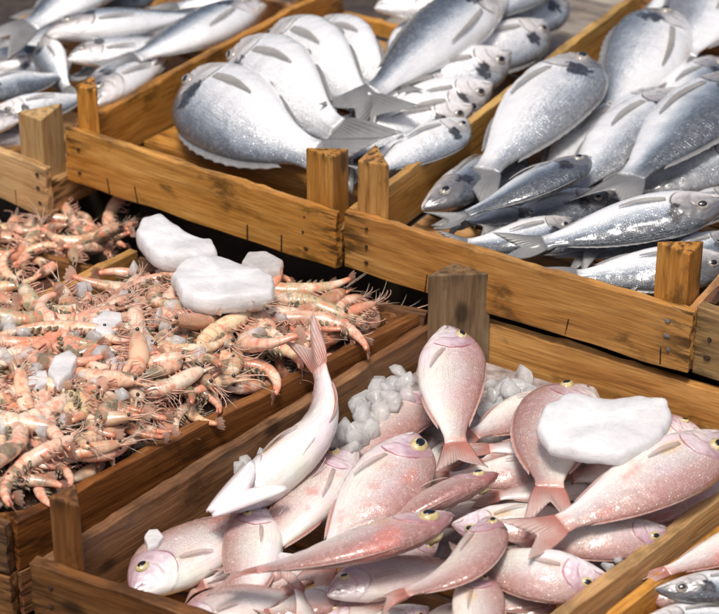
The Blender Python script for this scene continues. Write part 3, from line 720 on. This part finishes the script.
for q in (((80, 20, .125), (-20, 70, .115)), ((150, 46, .125), (60, 84, .115)), ((20, 60, .125), (70, 95, .115)), ((220, 5, .125), (120, 60, .115)), ((10, 40, .125), (-60, 90, .115))):
    fish('silver', 'dim fish glimpsed in the gaps between others in the far left rear crate', [q[0], tuple((a+b)/2 for a, b in zip(*q)), q[1]], d=1, tilt=24, dep=.3, group='fish deep in the far left rear crate', red=1., seed=q[0][0])
for q in (((470, 440, .068), (400, 490, .06)), ((500, 500, .06), (400, 530, .055)), ((440, 540, .06), (330, 580, .05)), ((560, 500, .066), (470, 520, .06)), ((380, 470, .062), (300, 520, .055)), ((620, 500, .07), (540, 520, .065)), ((400, 600, .045), (290, 625, .04)), ((560, 600, .06), (450, 620, .05)), ((330, 560, .05), (240, 600, .04)), ((540, 430, .07), (470, 470, .065)), ((640, 440, .07), (580, 490, .07)), ((280, 600, .035), (190, 640, .03)), ((420, 580, .06), (310, 612, .05)), ((350, 592, .055), (250, 618, .05)), ((480, 606, .055), (390, 640, .05)), ((560, 590, .065), (470, 612, .06)), ((300, 560, .055), (180, 590, .035)), ((430, 610, .06), (330, 640, .05))):
    fish('pink', 'pink fish glimpsed in the gaps between others in the front crate', [q[0], tuple((a+b)/2 for a, b in zip(*q)), q[1]], d=-1, tilt=18, dep=.36, group='fish deep in the front crate', seed=q[0][0])

se('pale fish lying level behind the broad post with its head to the left', (-6, 112, .140), (40, 106, .142), (104, 92, .136), d=1, tilt=30, dep=.30, red=.25)
se('grey fish crossing under the blue backed fish toward the narrow post', (92, 104, .128), (128, 74, .134), (188, 40, .130), d=-1, tilt=30, dep=.30, red=.6)
se('dusky fish low at the left edge beneath the pale level fish', (46, 132, .108), (0, 136, .110), (-70, 146, .105), d=1, tilt=30, dep=.32, red=.9)
se('silver fish under the grey topped one in the far left crate', (66, 58, .150), (120, 50, .150), (200, 34, .145), d=-1, tilt=25, dep=.28, red=.5)

FG = 'mixed fish in the lower right crate'
pk('pink fish with red tail lying in the lower right crate', (790, 520, .075), (715, 552, .075), (632, 584, .068), d=-1, tilt=20, dep=.22, group=FG)
sv('slim silver fish with pointed snout in the lower right crate', (656, 592, .078), (730, 586, .078), (860, 590, .07), d=1, tilt=20, dep=.19, thick=.13, group=FG)
sv('dark fish with yellow eye at the bottom right corner', (644, 622, .062), (700, 618, .06), (800, 620, .055), d=1, tilt=20, dep=.26, group=FG)
pk('rosy fish half hidden beneath the slim silver fish', (640, 588, .055), (680, 600, .05), (760, 640, .045), d=1, tilt=20, dep=.28, group=FG)

# ------------------------------------------------------------------ ice
def ice_mat(name, trans, ro, c=(.86, .88, .90)):
    k = NT(name); co = k.n('TexCoord').outputs['Object']
    n = k.noise(co, 55, 5, .65).outputs['Fac']; n2 = k.noise(co, 240, 3).outputs['Fac']
    k.set(Base_Color=k.ramp(n, [(.3, tuple(x*.93 for x in c)), (.6, c)]), Roughness=ro, IOR=1.31, Transmission_Weight=k.smooth(n, .35, .65, trans*.6, trans),
          Specular_IOR_Level=.5, Normal=k.bump(k.math('ADD', n, k.math('MULTIPLY', n2, .7)), .6, .003))
    return k.m
def clear_ice(name, frac, c, ro, df_):
    k = NT(name); co = k.n('TexCoord').outputs['Object']; n = k.noise(co, 70, 5, .6).outputs['Fac']; big = k.noise(co, 28, 4, .6).outputs['Fac']
    nr = k.bump(k.math('ADD', big, k.math('ADD', k.math('MULTIPLY', n, .5), k.math('MULTIPLY', k.noise(co, 300, 3, .6).outputs['Fac'], .12))), .6, .004)
    k.set(Base_Color=c, Roughness=ro, IOR=1.31, Transmission_Weight=k.smooth(big, .35, .65, frac-.2, frac), Normal=nr, Coat_Weight=.3, Coat_Roughness=.05)
    tl = k.n('BsdfTranslucent', {0: c, 'Normal': nr}); df = k.n('BsdfDiffuse', {0: c, 'Normal': nr})
    m1 = k.n('MixShader', {0: .55, 1: df.outputs[0], 2: tl.outputs[0]})
    m2 = k.n('MixShader', {0: k.smooth(n, .35, .7, df_-.15, df_+.12), 1: k.b.outputs[0], 2: m1.outputs[0]})
    k.t.links.new(m2.outputs[0], k.out.inputs[0]); return k.m
M['slab'] = clear_ice('snowy_ice', .45, (.90, .90, .91), .24, .24); M['ice'] = clear_ice('clear_ice', 1., (.95, .955, .96), .08, .55)
def lump(name, pts, z, hgt, mat, label, group, seed, base=.0, rough=.05):
    """ice piece: rounded slab over an outline given as photo points at height z"""
    out = [P(x, y, z) for x, y in pts]; c = sum(out)/len(out); n = len(out); K = 120
    ring = np.array([[np.interp(a*n/K, range(n+1), [q[i] for q in out+[out[0]]]) for i in range(3)] for a in range(K)])
    for _ in range(2): ring = (np.roll(ring, 1, 0)+2*ring+np.roll(ring, -1, 0))/4
    V = []; prof = [(0.0, -.5), (.5, -.5), (.85, -.42), (.975, -.2), (1.0, .05), (.985, .30), (.95, .43), (.90, .48), (.7, .50), (.5, .50), (.3, .50), (.15, .50), (0.0, .50)]
    for s, h in prof:
        for a in range(K):
            e = ring[a]-c; jag = noise.fractal(Vector((e[0]*55+seed, e[1]*55, 0)), 1., 2., 4); side = noise.noise(Vector((e[0]*90, e[1]*90, h*5+seed)))
            q = e*s*(1+jag*.035+side*.02*(s > .8)); top = noise.noise(Vector((q[0]*26+seed, q[1]*26, 2)))*.16+noise.noise(Vector((q[0]*80, q[1]*80, seed)))*.05
            V.append((q[0], q[1], h*hgt+top*hgt*(1 if h > .2 else .3)))
    o = mesh_obj(name, V, grid_faces(len(prof), K, True), mat, loc=c); tag(o, label, 'ice', group); return o
lump('ice_slab', [(534, 430), (545, 414), (566, 400), (600, 406), (640, 402), (668, 408), (671, 428), (655, 447), (625, 462), (585, 460), (548, 452)], .143, .020, M['slab'], 'big white ice slab lying on the pink fish', None, 3)
lump('ice_slab', [(135, 240), (142, 227), (160, 224), (178, 236), (196, 246), (214, 250), (218, 262), (200, 268), (170, 266), (148, 258)], .145, .026, M['slab'], 'club shaped white ice block at the back of the shrimp', None, 9)
lump('ice_slab', [(171, 282), (182, 268), (215, 265), (250, 272), (276, 286), (274, 303), (245, 306), (205, 309), (182, 303)], .148, .024, M['slab'], 'wide white ice block on the shrimp heap', None, 21)
lump('ice_slab', [(92, 326), (104, 314), (122, 317), (124, 331), (110, 341), (95, 338)], .138, .014, M['slab'], 'small rounded white ice lump in the middle of the shrimp', None, 27)
lump('ice_slab', [(48, 376), (54, 362), (70, 355), (78, 362), (72, 378), (58, 390)], .142, .014, M['slab'], 'bright ice lump at the left of the shrimp', None, 33)
lump('ice_slab', [(25, 383), (33, 375), (47, 374), (50, 386), (38, 392), (27, 391)], .138, .012, M['slab'], 'flat ice lump beside the bright one among shrimp', None, 35)
lump('ice_slab', [(241, 268), (248, 259), (266, 259), (284, 267), (280, 276), (258, 278)], .132, .016, M['ice'], 'clear ice lump behind the wide ice block', None, 39)
lump('ice_slab', [(144, 541), (149, 533), (158, 532), (164, 540), (158, 549), (148, 552)], .062, .010, M['slab'], 'round ice bead resting against the wooden side above a pale fish', None, 41)

def chunk(px, py, z, r, seed, label, group, mat='ice'):
    R = random.Random(seed); me = bpy.data.meshes.new('ice_chunk'); bm = bmesh.new()
    for _ in range(R.randint(14, 22)):
        q = Vector((R.gauss(0, 1), R.gauss(0, 1), R.gauss(0, 1))).normalized()*R.uniform(.8, 1.05); bm.verts.new(q)
    hl = bmesh.ops.convex_hull(bm, input=bm.verts[:]); bmesh.ops.delete(bm, geom=list({g for g in hl['geom_interior'] if isinstance(g, bmesh.types.BMVert)}), context='VERTS')
    bmesh.ops.bevel(bm, geom=bm.edges[:], offset=.07, segments=2, affect='EDGES', clamp_overlap=True)
    sx, sy, sz = R.uniform(.75, 1.25), R.uniform(.75, 1.2), R.uniform(.55, .95)
    for v in bm.verts:
        q = v.co.copy(); n = noise.noise(q*1.3+Vector((seed*1.7, 0, 0)))*.35+noise.noise(q*3+Vector((seed, 5, 0)))*.12
        q = q*(1+n*.35)
        v.co = Vector((q.x*sx, q.y*sy, q.z*sz))*r
    bm.to_mesh(me); bm.free(); me.polygons.foreach_set('use_smooth', [True]*len(me.polygons)); me.materials.append(M[mat])
    o = bpy.data.objects.new('ice_chunk', me); COL.objects.link(o); o.location = P(px, py, z); o.rotation_euler = (R.uniform(0, 6), R.uniform(0, 6), R.uniform(0, 6))
    return tag(o, label, 'ice', group)
IG = 'crushed ice by the back post of the front crate'
for i in range(34):
    f = rnd.random(); x = 328+(412-328)*f+rnd.uniform(-9, 9); y = 438-(438-378)*f+rnd.uniform(-16, 22)
    chunk(x, y, .070+rnd.uniform(-.012, .006)+.008*f, rnd.uniform(.009, .0155), i+1, 'clear ice chunk heaped along the left side by the upright fish', IG)
for i in range(16):
    chunk(485+rnd.uniform(0, 48), 366+rnd.uniform(0, 40)+10, .076+rnd.uniform(-.008, .008), rnd.uniform(.009, .015), i+60, 'clear ice chunk against the orange board right of the upright fish', 'crushed ice against the orange back board')
for i, (x, y) in enumerate([(246, 462), (258, 468), (252, 478), (240, 470), (262, 455)]):
    chunk(x, y, .072, rnd.uniform(.008, .011), i+90, 'ice chunk beside the head of the curved white fish', 'ice chunks beside the curved fish')
for i, (x, y) in enumerate([(590, 512), (600, 510), (611, 514), (606, 505), (626, 553), (618, 560), (608, 566)]):
    chunk(x, y, .105 if i < 4 else .082, rnd.uniform(.005, .009), i+110, 'small ice chunk near the pale rail among pink fish', 'ice chunks near the pale rail')

# crushed ice bed under the fish of each crate, and under the shrimp
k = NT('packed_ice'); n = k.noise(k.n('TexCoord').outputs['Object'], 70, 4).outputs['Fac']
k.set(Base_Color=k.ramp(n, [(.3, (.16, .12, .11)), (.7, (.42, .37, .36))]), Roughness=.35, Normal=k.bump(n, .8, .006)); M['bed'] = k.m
k = NT('gap_shade_ice'); n = k.noise(k.n('TexCoord').outputs['Object'], 90, 4).outputs['Fac']
k.set(Base_Color=k.ramp(n, [(.3, (.03, .016, .01)), (.7, (.14, .07, .045))]), Roughness=.35, Normal=k.bump(n, .8, .006)); M['bed2'] = k.m  # ice darkened in its colour to paint the shade in gaps between shrimp
def bed(FL, FR, BL, BR, z, mat, zfun=None, n=26, ins=.05):
    V = []; c = (FL+FR+BL+BR)/4
    for i in range(n):
        for j in range(n):
            a, b = ins+(1-2*ins)*i/(n-1), ins+(1-2*ins)*j/(n-1)
            q = FL*(1-a)*(1-b)+FR*a*(1-b)+BL*(1-a)*b+BR*a*b
            e = min(a, b, 1-a, 1-b)-ins
            V.append((q[0]-c[0], q[1]-c[1], z*min(1, .35+e*5)+noise.noise(Vector((q[0]*40, q[1]*40, z*9)))*.005 if zfun is None else zfun(a, b)))
    o = mesh_obj('crushed_ice', V, grid_faces(n, n), mat, loc=(c[0], c[1], 0)); tag(o, kind='stuff'); return o
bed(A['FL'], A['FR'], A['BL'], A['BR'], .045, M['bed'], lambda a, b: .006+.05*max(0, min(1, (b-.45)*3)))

# ------------------------------------------------------------------ shrimp
def shrimp_skin():
    k = NT('shrimp_shell'); uv = k.n('UVMap').outputs[0]; sx = k.n('SeparateXYZ', {0: uv}); s, v = sx.outputs[0], sx.outputs[1]
    r = k.n('ObjectInfo').outputs['Random']; r2 = k.math('FRACT', k.math('MULTIPLY', r, 17.3)); r3 = k.math('FRACT', k.math('MULTIPLY', r, 91.7))
    off = k.n('CombineXYZ', {0: k.math('MULTIPLY', r, 9.), 1: r2, 2: r3}).outputs[0]
    co = k.scaled(k.n('TexCoord').outputs['Object'], (1, 1, 1), off)
    n = k.noise(co, 120, 4, .6).outputs['Fac']; n2 = k.noise(co, 480, 3, .6).outputs['Fac']
    base = k.ramp(r, [(0, (.72, .57, .36)), (.18, (.70, .36, .25)), (.36, (.76, .64, .50)), (.52, (.66, .27, .16)), (.68, (.30, .24, .15)), (.84, (.64, .52, .30)), (1, (.70, .42, .33))])
    seg = k.math('FRACT', k.math('MULTIPLY', k.math('SUBTRACT', s, .38), 12.5))
    band = k.math('MULTIPLY', k.smooth(k.math('ABSOLUTE', k.math('SUBTRACT', seg, .12)), .0, .22, 1, 0), k.smooth(s, .37, .40))
    c = k.mix(k.math('MULTIPLY', band, .5), base, (.62, .16, .07))
    c = k.mix(k.smooth(n, .48, .64, 0, .7), c, (.66, .19, .10))
    big = k.noise(co, 45, 3, .6).outputs['Fac']
    c = k.mix(k.smooth(big, .52, .66, 0, .75), c, (.80, .66, .52))
    c = k.mix(k.math('MULTIPLY', k.smooth(big, .48, .38), k.smooth(r3, .25, .7, 0, .85)), c, (.13, .125, .075))
    c = k.mix(k.math('MULTIPLY', k.smooth(s, .02, .34, 1, 0), k.smooth(r2, .25, .9, .1, .8)), c, k.mix(n2, (.55, .22, .12), (.13, .12, .075)))
    c = k.mix(k.math('MULTIPLY', k.smooth(n, .46, .36, 0, 1), k.smooth(r3, .55, .95, 0, .75)), c, (.16, .15, .09))
    c = k.mix(k.smooth(s, .86, .97, 0, .6), c, (.72, .22, .12))
    c = k.mix(k.smooth(n2, .5, .8, 0, .35), c, (.82, .62, .48))
    k.set(Base_Color=c, Roughness=.26, Coat_Weight=.7, Coat_Roughness=.1, Subsurface_Weight=.35, Subsurface_Radius=(.006, .003, .002), Subsurface_Scale=1.,
          Normal=k.bump(k.math('ADD', k.math('MULTIPLY', n2, .5), k.math('MULTIPLY', band, -.6)), .45, .0012))
    return k.m
M['shrimp'] = shrimp_skin()
M['limb'] = plain('shrimp_limb', (.46, .24, .17), .3, Coat_Weight=.4)
M['feeler'] = plain('shrimp_feeler', (.66, .40, .30), .35)
M['whisker'] = plain('pale_whisker', (.60, .49, .39), .3)
M['eggs'] = NT('dark_swimmeret'); kk = M['eggs']; kk.set(Base_Color=kk.ramp(kk.noise(kk.n('TexCoord').outputs['Object'], 300).outputs['Fac'], [(.35, (.05, .05, .035)), (.7, (.35, .26, .16))]), Roughness=.25); M['eggs'] = kk.m
M['fan'] = fin_mat('shrimp_tail', (.74, .36, .24), (.76, .52, .40), .25)

def tube(pts, rad, m=6):
    V, F = [], []; pts = [np.array(p, float) for p in pts]; n = len(pts)
    for i, p in enumerate(pts):
        T = pts[min(i+1, n-1)]-pts[max(i-1, 0)]; T /= np.linalg.norm(T)+1e-12
        a = np.cross(T, [.3, .5, .81]); a /= np.linalg.norm(a)+1e-12; b = np.cross(T, a); rr = rad[i] if hasattr(rad, '__len__') else rad
        for j in range(m):
            th = 2*math.pi*j/m; V.append(p+a*rr*math.cos(th)+b*rr*math.sin(th))
    F = grid_faces(n, m, True); F += [tuple(range(m)), tuple((n-1)*m+j for j in range(m-1, -1, -1))]
    return V, F
class Bag:
    def __init__(s): s.V, s.F, s.U, s.mi = [], [], [], []
    def add(s, V, F, U=None, mi=0):
        o = len(s.V); s.V += list(V); s.F += [tuple(i+o for i in f) for f in F]; s.U += (U or [(.3, .5)]*len(V)); s.mi += [mi]*len(F)

def shrimp(seed, curl, L, R0):
    r = random.Random(seed)
    NRg, m = 46, 16; ss = np.linspace(0, 1, NRg)
    th = [0 if s < .30 else curl*((s-.30)/.70)**1.05 for s in ss]; th0 = r.uniform(-.1, .25)
    p = np.zeros((NRg, 3)); t_ = [th0*max(0, 1-s*3)+a for s, a in zip(ss, th)]
    for i in range(1, NRg):
        a = (t_[i]+t_[i-1])/2; p[i] = p[i-1]+np.array([-math.cos(a), -math.sin(a), 0])*L/(NRg-1)
    p -= p[NRg//2]
    rad = np.interp(ss, [0, .04, .12, .25, .36, .45, .6, .75, .88, 1.], [.22, .55, .85, 1.05, 1.0, .98, .86, .66, .44, .30])*R0
    B = Bag(); V, U = [], []
    for i in range(NRg):
        T = p[min(i+1, NRg-1)]-p[max(i-1, 0)]; T /= np.linalg.norm(T); dn = np.array([T[1], -T[0], 0.])*-1   # dorsal side
        dn = np.array([-T[1], T[0], 0.])*(-1 if False else 1)
        out = np.array([math.sin(t_[i]), -math.cos(t_[i]), 0]) * -1   # away from belly
        rr = rad[i]
        if ss[i] > .38: rr *= 1+.075*(1-((ss[i]-.38)*12.5) % 1)
        elif ss[i] > .345: rr *= .95
        for j in range(m):
            a = 2*math.pi*j/m; ca = math.cos(a); sa = math.sin(a)
            V.append(p[i]+out*rr*(ca if ca > 0 else ca*.85)+np.array([0, 0, 1])*rr*.82*sa); U.append((ss[i], a/6.283))
    F = grid_faces(NRg, m, True)+[tuple(range(m)), tuple((NRg-1)*m+j for j in range(m-1, -1, -1))]
    B.add(V, F, U, 0)
    def fr(s):
        i = min(NRg-1, int(s*(NRg-1))); return p[i], np.array([math.sin(t_[i]), -math.cos(t_[i]), 0])*-1, np.array([math.cos(t_[i]), math.sin(t_[i]), 0]), rad[i]
    c, out, fwd, rr = fr(0.05)
    q, f = tube([c+out*rr*.7, c+out*rr*.9+fwd*L*.07, c+out*rr*1.3+fwd*L*.17], [R0*.22, R0*.12, R0*.02]); B.add(q, f, [(.05, .2)]*len(q), 0)
    Z = np.array([0, 0, 1.])
    for sd in (-1, 1):
        for i in range(5):                                # walking legs
            s = .10+.055*i; c, out, fwd, rr = fr(s); l = L*r.uniform(.10, .20); k_ = r.uniform(-.6, .9)
            a = c-out*rr*.7+Z*sd*rr*.4; b = a-out*l*.5+Z*sd*l*.12+fwd*l*.25*k_; d = b-out*l*.15+fwd*l*(.5*k_+.15)-Z*sd*l*.1
            q, f = tube([a, (a+b)/2, b, (b+d)/2, d], [R0*.12, R0*.10, R0*.08, R0*.06, R0*.02], 5); B.add(q, f, None, 1)
        for i in range(5):                                # swimmerets
            s = .43+.075*i; c, out, fwd, rr = fr(s); l = L*r.uniform(.07, .11)
            a = c-out*rr*.6+Z*sd*rr*.35; b = a-out*l*.7-fwd*l*.5; q, f = tube([a, (a+b)/2, b], [R0*.2, R0*.22, R0*.06], 5); B.add(q, f, None, 2)
    for i in range(4):                                    # fine whiskers round the head
        c, out, fwd, rr = fr(.05); l = L*r.uniform(.12, .40); a1, a2, a3 = r.uniform(-1.1, .8), r.uniform(-.9, .9), r.uniform(-1, 1)
        pts = [c+fwd*(rr*.3+l*x*.8)-out*rr*.3+out*l*(a1*x*.5+a3*.4*x*x)+Z*l*a2*x*.6 for x in np.linspace(0, 1, 6)]
        q, f = tube(pts, list(np.linspace(R0*.05, R0*.02, 6)), 3); B.add(q, f, None, 3)
    me = bpy.data.meshes.new('shrimp'); me.from_pydata([tuple(map(float, v)) for v in B.V], [], B.F)
    ul = me.uv_layers.new(name='UVMap'); li = np.empty(len(me.loops), int); me.loops.foreach_get('vertex_index', li); ul.data.foreach_set('uv', np.array(B.U)[li].ravel())
    bm = bmesh.new(); bm.from_mesh(me); bmesh.ops.recalc_face_normals(bm, faces=bm.faces); bm.to_mesh(me); bm.free()
    me.polygons.foreach_set('use_smooth', [True]*len(me.polygons)); me.polygons.foreach_set('material_index', B.mi)
    for q in ('shrimp', 'limb', 'eggs', 'whisker'): me.materials.append(M[q])
    parts = []
    # tail fan
    c, out, fwd, rr = fr(.99); b = Bag()
    for i, a in enumerate((-.75, -.38, 0, .38, .75)):
        l = L*(.105 if i != 2 else .09); d = -fwd*math.cos(a)+Z*math.sin(a)*.9+out*(-.12*abs(a)); d /= np.linalg.norm(d); sd = np.cross(d, out); V, U = [], []
        for x in range(6):
            f_ = x/5; wd = L*.028*math.sin(math.pi*min(.93, .18+.75*f_))
            for y in (-1, 0, 1): V.append(c+d*l*f_+sd*wd*y+out*(.15*rr*(1-abs(y))+i*.0002)); U.append((f_, (y+1)/2))
        b.add(V, grid_faces(6, 3), U)
    parts.append(('tail_fan', b, M['fan']))
    for sd in (-1, 1):
        c, out, fwd, rr = fr(.03); l = L*r.uniform(.2, .45); k1, k2 = r.uniform(-.9, .9), r.uniform(-.5, .5); b = Bag()
        pts = [c+Z*sd*rr*.4+fwd*l*math.sin(x*1.5)*.7+out*l*k1*x*x*.5+Z*sd*l*k2*x*x*.5 for x in np.linspace(0, 1, 9)]
        V, F = tube(pts, list(np.linspace(R0*.075, R0*.03, 9)), 4); b.add(V, F); parts.append(('antenna', b, M['feeler']))
        c, out, fwd, rr = fr(.06); b = Bag(); V = []
        for i in range(7):
            for j in range(10):
                a, e = math.pi*i/6, 2*math.pi*j/10
                V.append(c+fwd*R0*.2+out*rr*.35+Z*sd*rr*.85+R0*.19*np.array([math.sin(a)*math.cos(e), math.sin(a)*math.sin(e), math.cos(a)]))
        b.add(V, grid_faces(7, 10, True)); parts.append(('eye', b, M['pupil']))
    pm = []
    for nm, b, mt in parts:
        m2 = bpy.data.meshes.new(nm); m2.from_pydata([tuple(map(float, v)) for v in b.V], [], b.F)
        u2 = m2.uv_layers.new(name='UVMap'); li = np.empty(len(m2.loops), int); m2.loops.foreach_get('vertex_index', li); u2.data.foreach_set('uv', np.array(b.U)[li].ravel())
        m2.polygons.foreach_set('use_smooth', [True]*len(m2.polygons)); m2.materials.append(mt); pm.append((nm, m2))
    return me, pm
KIND = [shrimp(100+i, c, .100, .0082) for i, c in enumerate((.5, .9, 1.4, 1.8, 2.2, 2.7, 3.1, 3.5, 1.6, 2.4))]
def place_shrimp(px, py, z, yaw, kind, sc, label, group, tl=(0, 0), flip=False):
    me, pm = KIND[kind]
    o = bpy.data.objects.new('shrimp', me); COL.objects.link(o); o.location = P(px, py, z)
    o.rotation_mode = 'XYZ'
    o.rotation_euler = (Matrix.Rotation(tl[0], 3, 'X') @ Matrix.Rotation(tl[1], 3, 'Y') @ Matrix.Rotation(yaw, 3, 'Z') @ Matrix.Rotation(math.pi if flip else 0, 3, 'X')).to_euler()
    o.scale = (sc, sc, sc); tag(o, label, 'shrimp', group)
    for nm, m2 in pm:
        c = bpy.data.objects.new(nm, m2); COL.objects.link(c); c.parent = o
    return o
GS = 'raw shrimp heaped in the low dark crate'
# larger ones one can point to: px, py, z, heading of the head in the photo plane, kind, scale
big = [(46, 418, .132, 100, 0, 1.25, 'long pale shrimp stretched down toward the front corner of its crate'),
       (75, 420, .128, 15, 3, 1.05, 'orange shrimp curved like a smile near the front corner'),
       (48, 312, .128, 110, 6, 1.2, 'fat pale shrimp curled beside the left divider board'),
       (112, 372, .136, 60, 7, 1.15, 'cream shrimp bent double in the middle of the heap'),
       (68, 452, .118, 20, 8, .95, 'pale banded shrimp near the wooden front corner'),
       (100, 455, .112, 70, 5, .9, 'small pale shrimp curled against the right side board'),
       (90, 408, .13, 200, 1, .95, 'straight pale shrimp above the smiling orange one'),
       (165, 355, .136, 95, 2, 1.0, 'upright pinkish shrimp with pointed tail mid heap'),
       (300, 290, .120, 170, 1, 1.1, 'rosy shrimp lying level right of the wide ice block'),
       (330, 322, .118, 185, 2, 1.1, 'pink shrimp lying level near the right end of the heap'),
       (20, 370, .132, 80, 4, 1.1, 'orange shrimp curled at the left edge by the flat ice lump')]
for px, py, z, a, kd, sc, lb in big:
    place_shrimp(px, py, z, math.radians(a), kd, sc, lb, GS, (rnd.uniform(-.2, .2), rnd.uniform(-.2, .2)), rnd.random() < .5)
FLn, FRn, BLn, BRn = (np.array(q[:2]) for q in (FLc, FRc, BLc, BRc))
def bil(a, b): return FLn*(1-a)*(1-b)+FRn*a*(1-b)+BLn*(1-a)*b+BRn*a*b
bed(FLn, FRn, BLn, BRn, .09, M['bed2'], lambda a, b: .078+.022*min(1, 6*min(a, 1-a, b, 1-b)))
def proj(w):
    d = np.array(w)-CAM; zf = d@FW; return 359.5+FPX*(d@RT)/zf, 307-FPX*(d@UP)/zf
def heap(a, b=.3):
    l, r_ = min(1, 6*a), min(1, 5*(1-a)); f = min(1, 4*(1-b))
    return .084+.020*l*r_*(.55+.45*f)+.022*min(1, 4*(1-a))*l*(.6 if b > .6 else 1)
LB = ['orange pink raw shrimp jumbled among many in the low dark crate']
cnt = 0; layer = [(80, -.014), (95, .0), (75, .009)]
for num, dz in layer:
    got = 0; tries = 0; cells = []
    while got < num and tries < 4000:
        tries += 1
        a, b = rnd.uniform(.08, .895), rnd.uniform(.07, .92)
        w = bil(a, b); z = heap(a, b)+dz+rnd.uniform(-.004, .004); x, y = proj((*w, z))
        if x < -25 or x > 440 or y > 545: continue
        if b > .42 and a < .20: continue
        if y < 256+(x-137)*.215+dz*300 and x > 120: continue
        if y < 300-(x-30)*.50 and x <= 137: continue
        if any((w[0]-c[0])**2+(w[1]-c[1])**2 < .023**2 for c in cells): continue
        cells.append(w)
        e = min(a, 1-a)
        yaw = rnd.uniform(0, 6.283)
        if a > .78 or a < .2: yaw = math.atan2(vC[1], vC[0])+rnd.choice((0, math.pi))+rnd.gauss(0, .28)
        if b > .82 and .2 < a < .78: yaw = math.radians(rnd.uniform(190, 350))
        place_shrimp(x, y, z, yaw, rnd.randrange(10), rnd.uniform(.82, 1.28)*(.72 if e < .14 else 1), LB[0], GS, (rnd.gauss(0, .16), rnd.gauss(0, .16)), rnd.random() < .5)
        got += 1
    cnt += got
gn = 0
for i in range(70):
    x, y = rnd.uniform(-25, 118), rnd.uniform(212, 305)
    if y > 288-(x-20)*.47 or (x < 72 and y < 222+.25*x): continue
    w = P(x, y, .062)[:2]
    sd = (w-BRg)@np.array([uC[0], uC[1]]); 
    if np.cross(unit(BRg-FRg), w-FRg) < .028: continue
    place_shrimp(x, y, .060+rnd.uniform(-.008, .010), rnd.uniform(0, 6.283), rnd.randrange(10), rnd.uniform(.75, 1.05), 'raw shrimp in the second crate past the divider board, left edge', 'raw shrimp in the left edge crate', (rnd.gauss(0, .25), rnd.gauss(0, .25)), rnd.random() < .5)
    gn += 1
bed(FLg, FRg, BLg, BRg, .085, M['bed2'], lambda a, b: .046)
for i in range(95):
    a, b = rnd.uniform(.12, .88), rnd.uniform(.1, .9); w = bil(a, b); x, y = proj((*w, .13))
    if not (0 < x < 420) or y < 262+(x-137)*.215: continue
    chunk(x, y, heap(a, b)+.011, rnd.uniform(.006, .013), 200+i, 'small clear ice chunk scattered among the shrimp', 'ice chunks scattered among the shrimp')
print('shrimp', cnt, gn)
